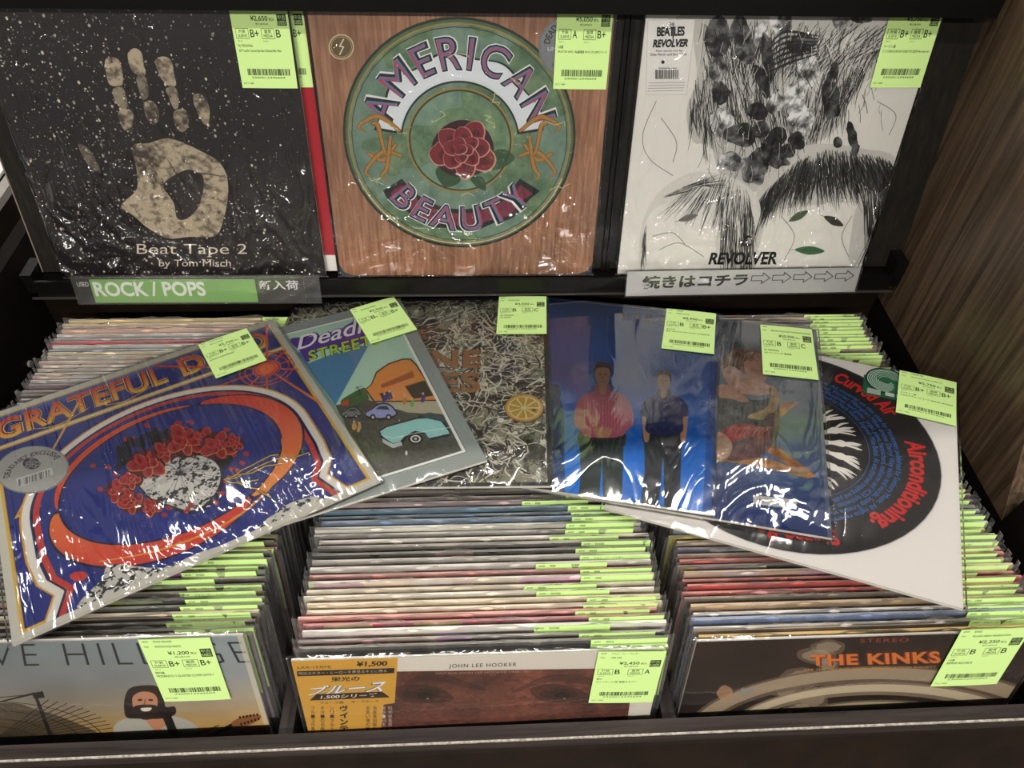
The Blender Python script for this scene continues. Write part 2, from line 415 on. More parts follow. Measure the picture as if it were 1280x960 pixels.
# ------------------------------------------------------------------ record maker
# local frame of every record: x right, z up along the cover, front face at y = 0 looking to -y; origin at bottom centre
mat_white_edge = plain('card_edge', '#cfcbc2', 0.7, 0.1, 0.2)
mat_label_paper_back = plain('label_back', GREEN, 0.7)
def frame(TL, u, v, s):
    u = np.array(u, float); u /= np.linalg.norm(u); v = np.array(v, float); v -= u * (u @ v); v /= np.linalg.norm(v)
    n = np.cross(u, v)            # away from viewer
    n = n / np.linalg.norm(n)
    o = np.array(TL) + u * s / 2 + v * s
    Mx = Matrix(((u[0], n[0], -v[0], o[0]), (u[1], n[1], -v[1], o[1]), (u[2], n[2], -v[2], o[2]), (0, 0, 0, 1)))
    return Mx
class Rec:
    def __init__(s, label, TL, u, v, size, group=None, th=0.003):
        s.size = size; s.th = th
        u = np.array(u, float); u /= np.linalg.norm(u); v = np.array(v, float); v = v - u * (u @ v); v /= np.linalg.norm(v)
        s.u, s.v, s.TL = u, v, np.array(TL, float); s.n = np.cross(u, v)
        s.mat = frame(TL, u, v, size)
        s.root = thing('vinyl_record', label, 'record', s.mat, group=group)
        cs = [s.TL, s.TL + u * size, s.TL + u * size + v * size, s.TL + v * size]
        s.H = homog([to_px(c) for c in cs], [(0, 0), (1, 0), (1, 1), (0, 1)])
    def cover(s, canvas, name='cover', rough=0.4, edge=None, metal=0.0, spec=0.4, th=None):
        th = th or s.th; h = s.size / 2
        b = MB()
        b.quad((-h, 0, 0), (h, 0, 0), (h, 0, s.size), (-h, 0, s.size), m=0)
        b.quad((h, th, 0), (-h, th, 0), (-h, th, s.size), (h, th, s.size), m=1)
        b.quad((-h, 0, s.size), (h, 0, s.size), (h, th, s.size), (-h, th, s.size), m=1)
        b.quad((-h, th, 0), (h, th, 0), (h, 0, 0), (-h, 0, 0), m=1)
        b.quad((-h, th, 0), (-h, 0, 0), (-h, 0, s.size), (-h, th, s.size), m=1)
        b.quad((h, 0, 0), (h, th, 0), (h, th, s.size), (h, 0, s.size), m=1)
        im = canvas.image('cover_print')
        return b.build(name, [img_mat('printed_cover', im, rough, spec, metal), edge or mat_white_edge], s.root)
    def film(s, mat, over=0.004, gap=0.0006, bulge=0.001, seed=1, n=36, bowl=None):
        rg = np.random.RandomState(seed); ph = rg.rand(6) * 6
        h = s.size / 2 + over; th = s.th
        def fn(a, c):
            x = -h + 2 * h * a; z = -over * .6 + (s.size + over * 1.4) * c
            e = min(1, 8 * min(a, 1 - a, c, 1 - c))
            d = bulge * (0.5 + 0.25 * math.sin(5 * a + 7 * c + ph[0]) + .25 * math.sin(-9 * a + 4 * c + ph[1])) * e
            if bowl: d += bowl(a, c)
            return (x, -gap - d, z)
        b = MB(); b.grid(n, n, fn)
        for i in range(12):        # rim folding down to the back
            t0, t1 = i / 12, (i + 1) / 12
            for f0, f1 in ((fn(t1, 0), fn(t0, 0)), (fn(t0, 1), fn(t1, 1)), (fn(0, t0), fn(0, t1)), (fn(1, t1), fn(1, t0))):
                b.quad(f0, f1, (f1[0], th + .0003, f1[2]), (f0[0], th + .0003, f0[2]))
        return b.build('plastic_sleeve', mat, s.root)
    def loc(s, px, py, lift=0.0):
        """a point on the cover plane seen at this photo pixel, in local coordinates"""
        P = ray_plane(px, py, s.TL, s.n)
        d = P - (s.TL + s.u * s.size / 2 + s.v * s.size)
        return (float(d @ s.u), -lift, float(-(d @ s.v)))
    def label(s, canvas, quad, lift=0.0026, zclip=None):
        P = [s.loc(*q) for q in quad]          # TL TR BR BL, regularised into a rectangle
        TL, TR, BR, BL = [np.array((p[0], p[2])) for p in P]
        c = (TL + TR + BR + BL) / 4
        ux = ((TR - TL) + (BR - BL)) / 2; uy = ((TL - BL) + (TR - BR)) / 2
        wd = np.linalg.norm(ux); hg = np.linalg.norm(uy); ux /= wd; uy = np.array([-ux[1], ux[0]])
        if zclip: c = c + uy * (zclip - hg) / 2; hg = zclip     # taller: its head is hidden by the rail
        b = MB(); t = 0.00025
        def pt(i, j, k): q = c + ux * i * wd / 2 + uy * j * hg / 2; return (q[0], -lift - k, q[1])
        b.grid(4, 4, lambda a, e: pt(2*a - 1, 2*e - 1, 0.0004 * math.sin(math.pi * a)))
        b.quad(pt(1, -1, -t), pt(-1, -1, -t), pt(-1, 1, -t), pt(1, 1, -t), m=1)
        im = canvas.image('label_print')
        o = b.build('price_label', [img_mat('printed_label', im, 0.5, 0.3), mat_label_paper_back], s.root)
        o['label'] = 'light green price label with black print'
        return o
# ------------------------------------------------------------------ printed covers
def Q(x0, y0, x1, y1): return [(x0, y0), (x1, y0), (x1, y1), (x0, y1)]
def art_handprint(H):
    c = Cv(1000, 1000, '#211c1d', H); rg = np.random.RandomState(3)
    n = vnoise(1000, 1000, 4, 4, 5)[..., None]
    c.a *= 0.8 + 0.5 * n
    tex = vnoise(1000, 1000, 70, 60, 8, 3); big = vnoise(1000, 1000, 9, 9, 12, 4)
    cream = np.array(srgb('#c2b49b'), np.float32); dk = np.array(srgb('#4d4339'), np.float32)
    k = np.clip((tex * .75 + big * .75 - .48) * 2.6, 0, 1)[..., None]
    skin = dk * (1 - k) + cream * k
    # a plain print of a hand: palm ring and finger pads
    pad = [(330,190),(345,180),(372,182),(385,215),(388,262),(370,272),(345,262),(335,225)]
    def pz(pts, al=.95): c.poly(pts, skin, 'z1', al, 5)
    pz([(332,190),(348,180),(372,186),(384,215),(389,262),(372,272),(345,266),(334,225)])
    pz([(356,282),(386,276),(400,310),(402,338),(384,346),(364,318)], .75)
    pz([(374,352),(404,344),(420,362),(418,396),(396,412),(378,384)], .9)
    pz([(404,168),(424,152),(446,165),(454,205),(460,236),(440,238),(418,226),(406,196)])
    pz([(430,244),(456,240),(468,275),(466,308),(450,314),(438,282)], .7)
    pz([(454,326),(478,318),(500,345),(500,380),(480,394),(460,366)], .9)
    pz([(490,190),(515,178),(540,190),(548,225),(556,268),(534,272),(512,252),(498,224)])
    pz([(524,280),(552,276),(564,306),(562,340),(548,342),(534,310)], .8)
    pz([(550,352),(584,346),(596,378),(590,408),(572,418),(552,394)], .9)
    pz([(612,300),(634,296),(652,315),(662,350),(658,390),(642,390),(624,356),(612,326)], .95)
    pz([(246,456),(270,462),(296,492),(314,528),(306,542),(284,528),(262,494)], .55)
    pz([(418,462),(470,452),(530,436),(590,456),(640,480),(690,510),(716,556),(720,620),(706,690),(680,744),(600,748),(530,752),(470,722),(420,680),(382,650),(430,600),(432,540)])
    c.poly([(520,575),(560,548),(600,536),(640,556),(640,610),(622,660),(590,690),(560,690),(548,640),(520,600)], '#241f20', 'z1', .93, 5)
    c.line([(530,505),(570,560),(640,548),(715,560)], [3, 8, 8, 2], '#2b2524', 'z1', .6, 6)
    for _ in range(90):
        x, y = rg.uniform(420, 715), rg.uniform(450, 745)
        c.line([(x, y), (x + rg.uniform(-26, 26), y + rg.uniform(-16, 16))], rg.uniform(.6, 2), '#2b2524', 'z1', .45)
    # spatter
    for i in range(2600):
        x = rg.beta(1.1, 1.6); y = rg.rand()
        if rg.rand() > .45 + .55 * (1 - abs(x - .25)): continue
        r = rg.exponential(.0011) + .0007
        if r > .0045: r = .0045
        g = rg.uniform(.5, 1)
        c.ell((x, y), r, r * rg.uniform(.8, 1.5), (g * .96, g * .92, g * .84), 'u', .95)
    c.text('Beat Tape 2', serif([(432, 770), (780, 770), (780, 812), (432, 812)]), '#ddd2c0', 'z1', bold=-0.004)
    c.text('by Tom Misch', serif([(502, 820), (729, 820), (729, 848), (502, 848)]), '#ddd2c0', 'z1')
    fatten_serifs(c, [(432, 770), (780, 812)], '#ddd2c0')
    return c
def serif(q): return q
def fatten_serifs(c, box, col):
    """small slab serifs under and over the stems of the title"""
    for (a, b, y0, y1, wd) in ((432, 780, 770, 812, 3.2), (502, 729, 820, 848, 2.2)):
        p = c.P([(a, y0), (b, y1)], 'z1').astype(int)
        x0, ya, x1, yb = p[0][0], p[0][1], p[1][0], p[1][1]
        ref = np.array(srgb(col))
        for y in (ya + 2, yb - 3):
            row = (np.abs(c.a[y, x0:x1] - ref).sum(1) < .5)
            xs = np.where(row)[0]
            if not len(xs): continue
            runs = np.split(xs, np.where(np.diff(xs) > 1)[0] + 1)
            for r in runs:
                if len(r) < 9: c.line([((x0 + r[0] - 4) / c.w, y / c.h), ((x0 + r[-1] + 5) / c.w, y / c.h)], wd, col)
def blossom(c, cx, cy, r, z, red='#7d1f28', hi='#d8a596', dark='#3f0d14', seed=0, n=13, rot=0, sq=1.0):
    rg = np.random.RandomState(seed)
    c.ell((cx, cy), r, r * sq, dark, z, 1, 0, .05, seed)
    for k in range(n):
        t = k / n; a = rot + k * 2.4; d = r * .62 * (1 - t) ** .8; rr = r * (.52 - .34 * t)
        x, y = cx + d * math.cos(a), cy + d * math.sin(a) * sq
        c.ell((x, y), rr * 1.08, rr * .9 * sq, hi, z, .85, a, .08, seed + k)
        c.ell((x - r*.015, y - r*.01), rr, rr * .82 * sq, red, z, 1, a, .08, seed + k)
        c.ell((x + r*.05, y + r*.05 * sq), rr * .55, rr * .4 * sq, dark, z, .45, a, .1, seed + k)
def art_roundel(H):
    Wd = 1000; c = Cv(Wd, Wd, '#9a6a4d', H)
    g = vnoise(Wd, Wd, 9, 130, 21, 3); g2 = vnoise(Wd, Wd, 3, 5, 22, 3)
    wd = np.array(srgb('#83573f'), np.float32) * (1 - g[..., None]) + np.array(srgb('#c4997a'), np.float32) * g[..., None]
    c.a = (wd * (.78 + .4 * g2[..., None])).astype(np.float32)
    # pale round corners of the board
    for (sx, sy) in ((0, 0), (1, 0), (0, 1), (1, 1)):
        X = lambda v: v if sx == 0 else 1 - v
        Y = lambda v: v if sy == 0 else 1 - v
        c.poly([(X(0), Y(0)), (X(.05), Y(0)), (X(.016), Y(.016)), (X(0), Y(.05))], '#3c4250')
    C = (.503, .497); R = .443
    # centre fitted on the photographed roundel: use the measured frame
    O = c.P([(519, 449)], 'z2')[0] / Wd; C = (O[0], O[1])
    e = c.P([(157, 449), (885, 449)], 'z2') / Wd; R = (e[1][0] - e[0][0]) / 2
    gn = vnoise(Wd, Wd, 26, 26, 31, 4)[..., None]; gb = vnoise(Wd, Wd, 5, 5, 33, 3)[..., None]
    grn = np.array(srgb('#41614a'), np.float32) * (1 - gn) + np.array(srgb('#93a982'), np.float32) * gn
    blu = np.array(srgb('#86a1a6'), np.float32)
    grn = grn * (1 - .4 * (gb > .55)) + blu * (.4 * (gb > .55)); grn = grn.astype(np.float32)
    c.ell(C, R * 1.005, R * 1.005, '#2c3022'); c.ell(C, R * .985, R * .985, '#55704f'); c.ell(C, R * .965, R * .965, grn)
    c.arc(C, R * .955, 0, 360, 5, '#b08e46'); c.arc(C, R * .93, 0, 360, 2.5, '#2f3a2c')
    c.arc(C, R * .965, 20, 160, 3, '#e6ded0')
    # white crescent behind the upper letters
    def ringpoly(r0, r1, a0, a1, wob=0, sd=1):
        rg = np.random.RandomState(sd); t = np.radians(np.linspace(a0, a1, 60))
        w_ = 1 + wob * np.sin(np.linspace(0, 26, 60) + rg.rand() * 6)
        return np.r_[np.c_[C[0] + R*r1*w_*np.cos(t), C[1] + R*r1*w_*np.sin(t)], np.c_[C[0] + R*r0*np.cos(t), C[1] + R*r0*np.sin(t)][::-1]]
    c.poly(ringpoly(.50, .73, -172, -8, .03), '#20261f'); c.poly(ringpoly(.515, .715, -170, -10, .03), '#dfe5ea')
    c.poly(ringpoly(.62, .83, 32, 148, .02), '#1e2224'); c.poly(ringpoly(.66, .79, 36, 144, .02), '#7c2f48')
    # lettering around the ring, outlined
    for dx, col in ((9, '#eef0ee'), (5, '#15191c')):
        pass
    import_text = [('AMERICAN', .60, .875, -165, -15, '#1c2024'), ('BEAUTY', .80, .60, 142, 38, '#1c2024')]
    for st, r0, r1, a0, a1, col in import_text:
        for bold, cc, sp in ((.06, '#f1f3f2', 1.3), (.035, '#1a1e22', 1.3), (.0, '#5f86ab', 1.3), (-.025, '#c0496b', 1.3)):
            if st == 'AMERICAN': fn = ring_text(C, R * r0, R * r1, a0, a1)
            else: fn = ring_text(C, R * .84, R * .58, a0, a1)
            c.text(st, fn, cc, 'u', bold=bold, space=1.25, base=(-.03, .75))
    # inner disc
    c.ell(C, R * .46, R * .46, '#a98a48'); c.ell(C, R * .445, R * .445, '#39452f'); c.ell(C, R * .43, R * .43, np.clip(grn * 1.08, 0, 1))
    # curling tan ornament left and right
    for sx in (-1, 1):
        for k, (a, b) in enumerate((((.52, -.1), (.86, -.14)), ((.56, .02), (.8, .1)), ((.52, .12), (.84, .26)), ((.6, -.05), (.7, .3)), ((.74, -.16), (.66, .08)))):
            p0 = (C[0] + sx * R * a[0], C[1] + R * a[1]); p1 = (C[0] + sx * R * b[0], C[1] + R * b[1])
            mx = ((p0[0] + p1[0]) / 2, (p0[1] + p1[1]) / 2 - R * .1 * (-1) ** k)
            c.line([p0, mx, p1, (p1[0] - sx * R * .05, p1[1] + R * .05)], [13, 18, 12, 5], '#5f4a26', smooth=8)
            c.line([p0, mx, p1, (p1[0] - sx * R * .05, p1[1] + R * .05)], [9, 14, 9, 3], '#b98540', smooth=8)
    # leaves and the blossom
    for pts in ([(440,540),(480,520),(520,570),(470,590)], [(590,500),(650,470),(690,500),(640,535),(600,530)], [(550,560),(590,560),(600,600),(570,590)]):
        c.poly(pts, '#2f5233', 'z2', .9, 5)
    blossom(c, 527, 470, 98, 'z2', '#842632', '#e4b1a0', '#3c0f16', 4, 15, .5, .92)
    rg = np.random.RandomState(9)
    for sx, sy in ((350,420),(500,170),(780,380),(230,560),(800,600),(620,400),(430,380),(560,620),(700,250),(640,330)):
        p = [(sx, sy)]
        for _ in range(5): p.append((p[-1][0] + rg.uniform(-30, 30), p[-1][1] + rg.uniform(-16, 16)))
        c.line(p, 2.4, '#e8dca6', 'z2', .9)
    # small badge and the round grey sticker
    c.ell((143, 148), 40, 40, '#d8c9a0', 'z2'); c.ell((143, 148), 36, 36, '#6b5a34', 'z2')
    c.arc((143, 148), 32, 0, 360, 1.5, '#d8c9a0', 'z2')
    c.line([(150,124),(138,146),(150,148),(138,172)], 4, '#f0ead8', 'z2')
    c.ell((870, 150), 105, 102, '#7b8083', 'z2'); c.ell((870, 150), 99, 96, '#888d90', 'z2')
    p = c.P([(870, 150), (969, 150)], 'z2') / Wd; rr = p[1][0] - p[0][0]
    c.text('DEAD.NET EXCLUSIVE', ring_text(p[0], rr * .70, rr * .90, -172, -10), '#26282a', bold=.01)
    c.text('LIMITED EDITION', [(795,148),(945,148),(945,160),(795,160)], '#eceeee', 'z2')
    c.text('10000 COPIES', [(810,200),(930,200),(930,212),(810,212)], '#333638', 'z2')
    return c
def hair(c, roots, z, n, ln, wd, rg, cols=('#141414', '#3a3a3a', '#e6e6e2'), spread=.5, curl=.5):
    """bundles of ink strokes; roots = list of (x,y,dx,dy) along which strokes start and flow"""
    R_ = np.array(roots, float)
    for i in range(n):
        t = rg.rand() * (len(R_) - 1); k = int(t); f = t - k
        a = R_[k] * (1 - f) + R_[k+1] * f
        d = np.array([a[2], a[3]]); d = d / (np.linalg.norm(d) + 1e-6)
        l = ln * rg.uniform(.45, 1.1); nrm = np.array([-d[1], d[0]]); cu = rg.uniform(-1, 1) * curl * l
        p0 = a[:2] + d * rg.uniform(0, spread) * ln; p1 = p0 + d * l * .5 + nrm * cu * .25; p2 = p0 + d * l + nrm * cu * .6
        c.line([p0, p1, p2], [wd * .5, wd * rg.uniform(.6, 1.2), .5], cols[rg.randint(len(cols))], z, .95, 3)
def art_ink(H):
    """white cover with masses of ink hatching and small dark cut-outs (plain stand-in)"""
    c = Cv(1000, 1000, '#e2e0da', H); rg = np.random.RandomState(12)
    z = 'z3'
    K = ('#141414', '#1d1d1d', '#444444', '#dfddd8')
    tx = vnoise(1000, 1000, 34, 34, 5, 4)
    tx = np.clip((tx - .5) * 2.4 + .5, 0, 1)
    # grey bed of the upper tangle
    c.poly([(300,35),(1045,30),(980,120),(900,200),(820,235),(760,290),(740,360),(690,410),(640,430),(560,500),(500,560),(440,570),(380,520),(350,430),(300,420),(280,330),(310,230),(300,120)], '#c3c1bc', z, 1, 4)
    hair(c, [(320,60,.1,1),(420,50,0,1),(560,60,-.2,1),(700,70,-.5,1),(860,60,-.7,.8),(1000,60,-.8,.6)], z, 560, 110, 3, rg, K, 1.3, .6)
    hair(c, [(300,200,.0,1),(420,230,.1,1),(560,250,.1,1),(680,240,-.2,1),(840,180,-.7,1)], z, 420, 120, 3, rg, K, 1.2, .4)
    hair(c, [(290,290,.0,1),(340,300,.1,1),(330,380,0,1)], z, 90, 70, 3, rg, K, .8, .3)
    hair(c, [(680,210,-.1,1),(760,200,-.2,1),(860,130,-.6,1)], z, 160, 130, 3, rg, K, .8, .4)
    # big fringe lower right, and lower left
    c.poly([(500,520),(580,450),(680,425),(800,440),(895,465),(880,560),(860,650),(840,720),(800,780),(760,770),(775,640),(770,600),(560,620),(520,640),(480,780),(440,780),(420,700),(480,600)], '#cbc9c4', z, 1, 4)
    hair(c, [(520,560,-.5,1),(600,480,-.4,1),(690,440,0,1),(790,450,.3,1),(880,470,.4,1)], z, 900, 120, 3, rg, K[:3], .55, .4)
    hair(c, [(520,600,-.5,1),(480,650,-.2,1),(460,720,-.1,1)], z, 200, 100, 3, rg, K, 1, .3)
    hair(c, [(800,560,.1,1),(850,560,0,1),(870,600,-.4,1)], z, 160, 170, 3, rg, K, .5, .2)
    c.poly([(175,600),(220,550),(300,510),(400,520),(470,560),(500,620),(480,700),(460,780),(380,780),(360,690),(340,620),(260,600),(200,610),(160,660),(155,780),(140,780),(145,680)], '#d6d4ce', z, 1, 4)
    hair(c, [(330,520,-.7,.6),(400,520,-.2,1),(470,570,.1,1)], z, 230, 110, 2.2, rg, K, .8, .2)
    hair(c, [(380,620,0,1),(430,620,0,1),(480,640,0,1)], z, 220, 130, 2.2, rg, K, .7, .2)
    hair(c, [(165,640,-.1,1),(150,700,0,1)], z, 50, 80, 2.2, rg, K, .7, .2)
    hair(c, [(200,590,1,-.3),(250,560,1,-.3),(300,545,1,.1)], z, 90, 90, 2, rg, K, .5, .2)
    # cut-outs: plain dark and mid grey shapes
    for (x, y, a, b, g) in ((372,110,36,66,'#2b2b2b'),(372,205,28,40,'#777572'),(440,95,30,50,'#3a3a3a'),(460,150,34,40,'#8b8985'),(500,100,18,46,'#caC8c2'),
                            (520,170,20,60,'#1d1d1d'),(505,240,18,50,'#161616'),(560,62,34,44,'#dcdad5'),(620,130,44,30,'#262626'),(745,60,34,26,'#9a9894'),(800,52,30,18,'#3a3a3a'),
                            (380,276,26,34,'#3c3c3c'),(640,210,30,60,'#dedcd7'),(600,300,34,50,'#e3e1dc'),(545,305,24,34,'#c9c7c2'),(620,360,40,44,'#deDCd7'),(708,290,26,66,'#202020'),(716,215,14,30,'#2e2e2e'),
                            (385,365,36,44,'#e0deda'),(440,400,46,36,'#2c312c'),(500,385,26,26,'#5a5a56'),(545,410,32,32,'#1a1a1a'),(595,430,30,34,'#202020'),(490,330,34,24,'#242424'),
                            (480,500,40,48,'#4a4a48'),(410,480,40,30,'#9b9995'),(530,460,50,36,'#3b3d3a'),(770,400,16,34,'#141414'),(780,440,12,22,'#1a1a1a'),(728,422,14,16,'#2a2a2a')):
        L_ = sum(srgb(g)) / 3
        c.ell((x, y), a, b, np.clip((L_ * .55 + .62 * (tx - .28) * (.55 + L_))[..., None] * np.ones(3), .05, .92).astype(np.float32), z, .97, rg.uniform(-.3, .3), .3, int(x))
        if b > 200: c.ell((x + 2, y - b * .75), a * .45, a * .5, '#c9c7c1' if g < '#7' else '#2b2b2b', z, .9, 0, .1, int(y))
    for k in range(7):
        c.line([(505 + k*4, 225 - k * 16), (575, 190 - k * 16), (668, 160 - k * 9)], [2, 9, 3], '#1a1a1a', z, .9, 6)
    for k in range(420):      # stray fine strokes that knit the pieces together
        x, y = rg.uniform(330, 860), rg.uniform(60, 520)
        if x > 640 and y > 330: continue
        an = rg.uniform(1.0, 2.2); l = rg.uniform(18, 60)
        c.line([(x, y), (x + l * .5 * math.cos(an) + rg.uniform(-5, 5), y + l * .5 * math.sin(an)), (x + l * math.cos(an), y + l * math.sin(an))], rg.uniform(1, 2.6), K[rg.randint(4)], z, .8, 3)
    # loose ink curves and a few leaf forms on the white
    for pts in ([(190,300),(150,400),(170,470),(240,520)], [(205,350),(250,420),(240,480)], [(845,300),(900,340),(880,400)],
                [(560,640),(600,700),(570,770)], [(770,640),(740,700),(760,760)], [(180,700),(240,690),(280,730)], [(200,740),(260,720),(330,760)]):
        c.line(pts, 2.0, '#3a3a3a', z, .8, 6)
    for cx, cy, rx, ry, ro, col in ((612, 640, 32, 11, -.5, '#4b5a45'), (716, 655, 32, 12, .45, '#39352f'), (285, 645, 30, 10, -.3, '#76746c'), (645, 742, 44, 13, .05, '#3f6a47')):
        q = [(-rx, 0), (0, -ry), (rx, 0), (0, ry)]
        c.poly([(cx + x*math.cos(ro) - y*math.sin(ro), cy + x*math.sin(ro) + y*math.cos(ro)) for x, y in q], col, z, .95, 6)
        c.line([(cx - rx*1.4*math.cos(ro), cy - rx*1.4*math.sin(ro)), (cx + rx*math.cos(ro), cy + rx*math.sin(ro))], 1.6, '#2a2a2a', z, .7)
    # printed words, publisher mark and the shop sticker
    c.text('REVOLVER', [(350,748),(552,745),(546,784),(344,784)], '#121212', z, bold=.035, shear=.12)
    c.text('£', [(440,697),(474,697),(472,730),(440,730)], '#161616', z, bold=.03)
    c.poly([(165,60),(306,57),(280,280),(160,280)], '#e4e2df', z)
    c.line([(165,60),(306,57),(280,280),(160,280)], 1.5, '#b9b7b3', z, closed=True)
    c.text('THE', [(228,67),(244,67),(244,76),(228,76)], '#141414', z, bold=.01)
    c.text('BEATLES', [(193,80),(275,78),(274,106),(192,108)], '#101010', z, bold=.035, space=.9)
    c.line([(241,80),(240,113)], 4, '#101010', z)
    c.text('REVOLVER', [(182,117),(288,115),(283,139),(180,141)], '#101010', z, bold=.045, shear=.1)
    c.text('New stereo mix by', [(190,148),(268,147),(267,154),(190,155)], '#202020', z)
    c.text('Giles Martin and Sam Okell', [(172,158),(280,157),(279,164),(172,165)], '#202020', z)
    c.ell((210,184), 5, 5, '#181818', z)
    c.text('thebeatles.com', [(197,199),(250,199),(250,204),(197,204)], '#202020', z)
    x = 188
    while x < 256:
        wv = rg.choice([1.2, 2, 3.4]); c.poly([(x,207),(x+wv,207),(x+wv,234),(x,234)], '#1a1a1a', z); x += wv + rg.choice([1.4, 2.4])
    for k in range(4): c.line([(168 - k, 246 + k*8), (276 - k*2, 244 + k*8)], 1.6, '#6a6a6a', z, .8)
    return c
def grad_fn(c0, c1, y0, y1, axis=1):
    a, b = np.array(srgb(c0)), np.array(srgb(c1))
    def fn(X, Y):
        t = np.clip(((Y if axis else X) - y0) / (y1 - y0), 0, 1)[..., None]
        return a * (1 - t) + b * t
    return fn
def art_blue_rose(H):
    """deep blue cover, orange and red oval ring, heap of red blossoms over a pale cloud (plain stand-in)"""
    Wd = 1200; c = Cv(Wd, Wd, '#dcd9cc', H); z = 'z4'
    nz = vnoise(Wd, Wd, 8, 8, 3, 4)[..., None]
    blue = (np.array(srgb('#27348c'), np.float32) * (1 - .0 * nz) * (.85 + .3 * nz)).astype(np.float32)
    band = c.a.copy()
    t = np.linspace(0, 1, Wd)[:, None, None]
    # white-lilac flush along the top of the title band
    k = np.clip(1 - t / .085, 0, 1) * (.4 + 1.0 * nz)
    bandc = (blue * (1 - np.clip(k, 0, .8)) + np.array(srgb('#aeb4dc'), np.float32) * np.clip(k, 0, .8)).astype(np.float32)
    m0, m1 = .022, .978
    c.poly(Q(m0, m0 + .004, m1, m1), '#e3c04f'); c.poly(Q(m0+.006, m0+.011, m1-.006, .188), bandc)
    c.poly(Q(m0+.006, .196, m1-.006, m1-.006), '#e9e6dc'); c.poly(Q(m0+.006, .203, m1-.006, m1-.006), '#e0b13f')
    c.poly(Q(m0+.010, .212, m1-.010, m1-.010), blue)
    # title words
    fire = grad_fn('#d8432a', '#f5cf45', .045, .165)
    w1 = lambda q, st, sh=0: [c.text(st, q, cc, 'u', bold=b, space=1.05, shear=sh) for b, cc in ((.055, '#f0d878'), (.038, '#8c2420'), (.015, fire))]
    w1([(.035,.05),(.575,.05),(.575,.165),(.035,.165)], 'GRATEFUL')
    w1([(.625,.05),(.945,.05),(.945,.165),(.625,.165)], 'DEAD')
    for x in (.13, .34): c.line([(x, .155), (x + .08, .185), (x + .19, .15)], [2, 7, 2], '#e9b83f', smooth=8)
    # corner rays
    orange = '#e8993a'
    def sun(cx, cy, s, a0, a1, far):
        for k in range(11):
            a = math.radians(a0 + (a1 - a0) * k / 10)
            c.line([(cx + s * math.cos(a), cy + s * math.sin(a)), (cx + far * math.cos(a), cy + far * math.sin(a))], [9, 15], grad_fn('#e0502e', '#efb04a', cy, cy + far) , 'u')
        for r in (.9, 1.45, 1.8): c.arc((cx, cy), s * r, 0, 360, 6, '#dd4a30')
        c.ell((cx, cy), s * .78, s * .78, '#e9572f'); c.ell((cx, cy), s * .5, s * .5, '#ef7a3d')
    sun(.885, .285, .052, 0, 360, .40)
    c.poly(Q(0, 0, 0, 0), blue)
    for a in (28, 52, 66, 80): # left top fan
        c.line([(.05, .55), (.05 + .5 * math.cos(math.radians(a - 90)), .55 + .5 * math.sin(math.radians(a - 90)))], [6, 12], '#e5b34c')
    # protect title band and border again
    keep = c.P([(0, .188)])[0][1]
    # arch bands: yellow, white, black, red
    def arch(off, wd, col):
        t_ = np.radians(np.linspace(180, 360, 40)); cx, cy, rx, ry = .49, .60, .405 + off, .345 + off
        pts = list(np.c_[cx + rx * np.cos(t_), cy + ry * np.sin(t_)])
        pts = [(.10 - off, .985), (.135 - off, .90), (.10 - off, .84), (cx - rx, .74)] + pts + [(cx + rx, .74), (.885 + off, .83), (.85 + off, .885), (.885 + off, .985)]
        c.line(pts, wd, col)
        return pts
    inner = arch(.0, 3, '#20205c')
    c.poly(inner, blue)
    arch(.022, 16, '#e3a93f'); arch(.012, 26, '#f0ede4'); arch(-.004, 6, '#1a1836'); arch(-.016, 20, '#d2423a')
    # wide red-orange ring, open like brush strokes
    C = (.49, .60)
    def crescent(a0, a1, r0, r1, w0, col):
        t_ = np.radians(np.linspace(a0, a1, 50)); w_ = w0 * np.sin(np.linspace(0.05, math.pi - .05, 50)) ** .55
        rx = r0 + w_; ry = r1 + w_
        o = np.c_[C[0] + rx * np.cos(t_), C[1] + ry * np.sin(t_)]; i_ = np.c_[C[0] + (r0) * np.cos(t_), C[1] + (r1) * np.sin(t_)]
        c.poly(np.r_[o, i_[::-1]], col)
    gf = grad_fn('#e8622f', '#d8433a', .3, .9)
    crescent(183, 292, .325, .275, .032, '#17163a'); crescent(184, 290, .33, .28, .024, gf)
    crescent(-66, 62, .325, .275, .078, '#17163a'); crescent(-64, 60, .33, .28, .066, grad_fn('#dd3f35', '#ee9a48', .35, .85))
    crescent(60, 182, .325, .275, .085, '#17163a'); crescent(62, 180, .33, .28, .072, grad_fn('#d63a38', '#ef8a40', .98, .55))
    c.line([(.23,.85),(.4,.905),(.6,.90),(.76,.80),(.81,.66)], [5, 10, 10, 8, 4], '#e79c3b', smooth=8)
    # heap of blossoms around a pale, speckled cloud
    rg = np.random.RandomState(5)
    sp = (vnoise(Wd, Wd, 70, 70, 61, 3) + .5 * vnoise(Wd, Wd, 200, 200, 62, 2))
    pale = np.where((sp > .84)[..., None], np.array(srgb('#33333b'), np.float32), np.array(srgb('#d9d7cf'), np.float32)).astype(np.float32)
    # lower rocks of pale speckle
    c.poly([(200,835),(265,760),(290,720),(420,730),(520,690),(640,650),(700,600),(760,560),(830,545),(850,575),(780,600),(640,680),(500,760),(330,800)], pale, z, 1, 4)
    c.poly([(355,500),(420,450),(500,428),(570,450),(585,500),(560,560),(500,590),(440,575),(395,560),(370,530)], '#20203a', z, 1, 5)
    c.poly([(362,500),(420,456),(500,435),(562,455),(575,500),(550,550),(500,580),(440,565),(400,552),(375,528)], pale, z, 1, 5)
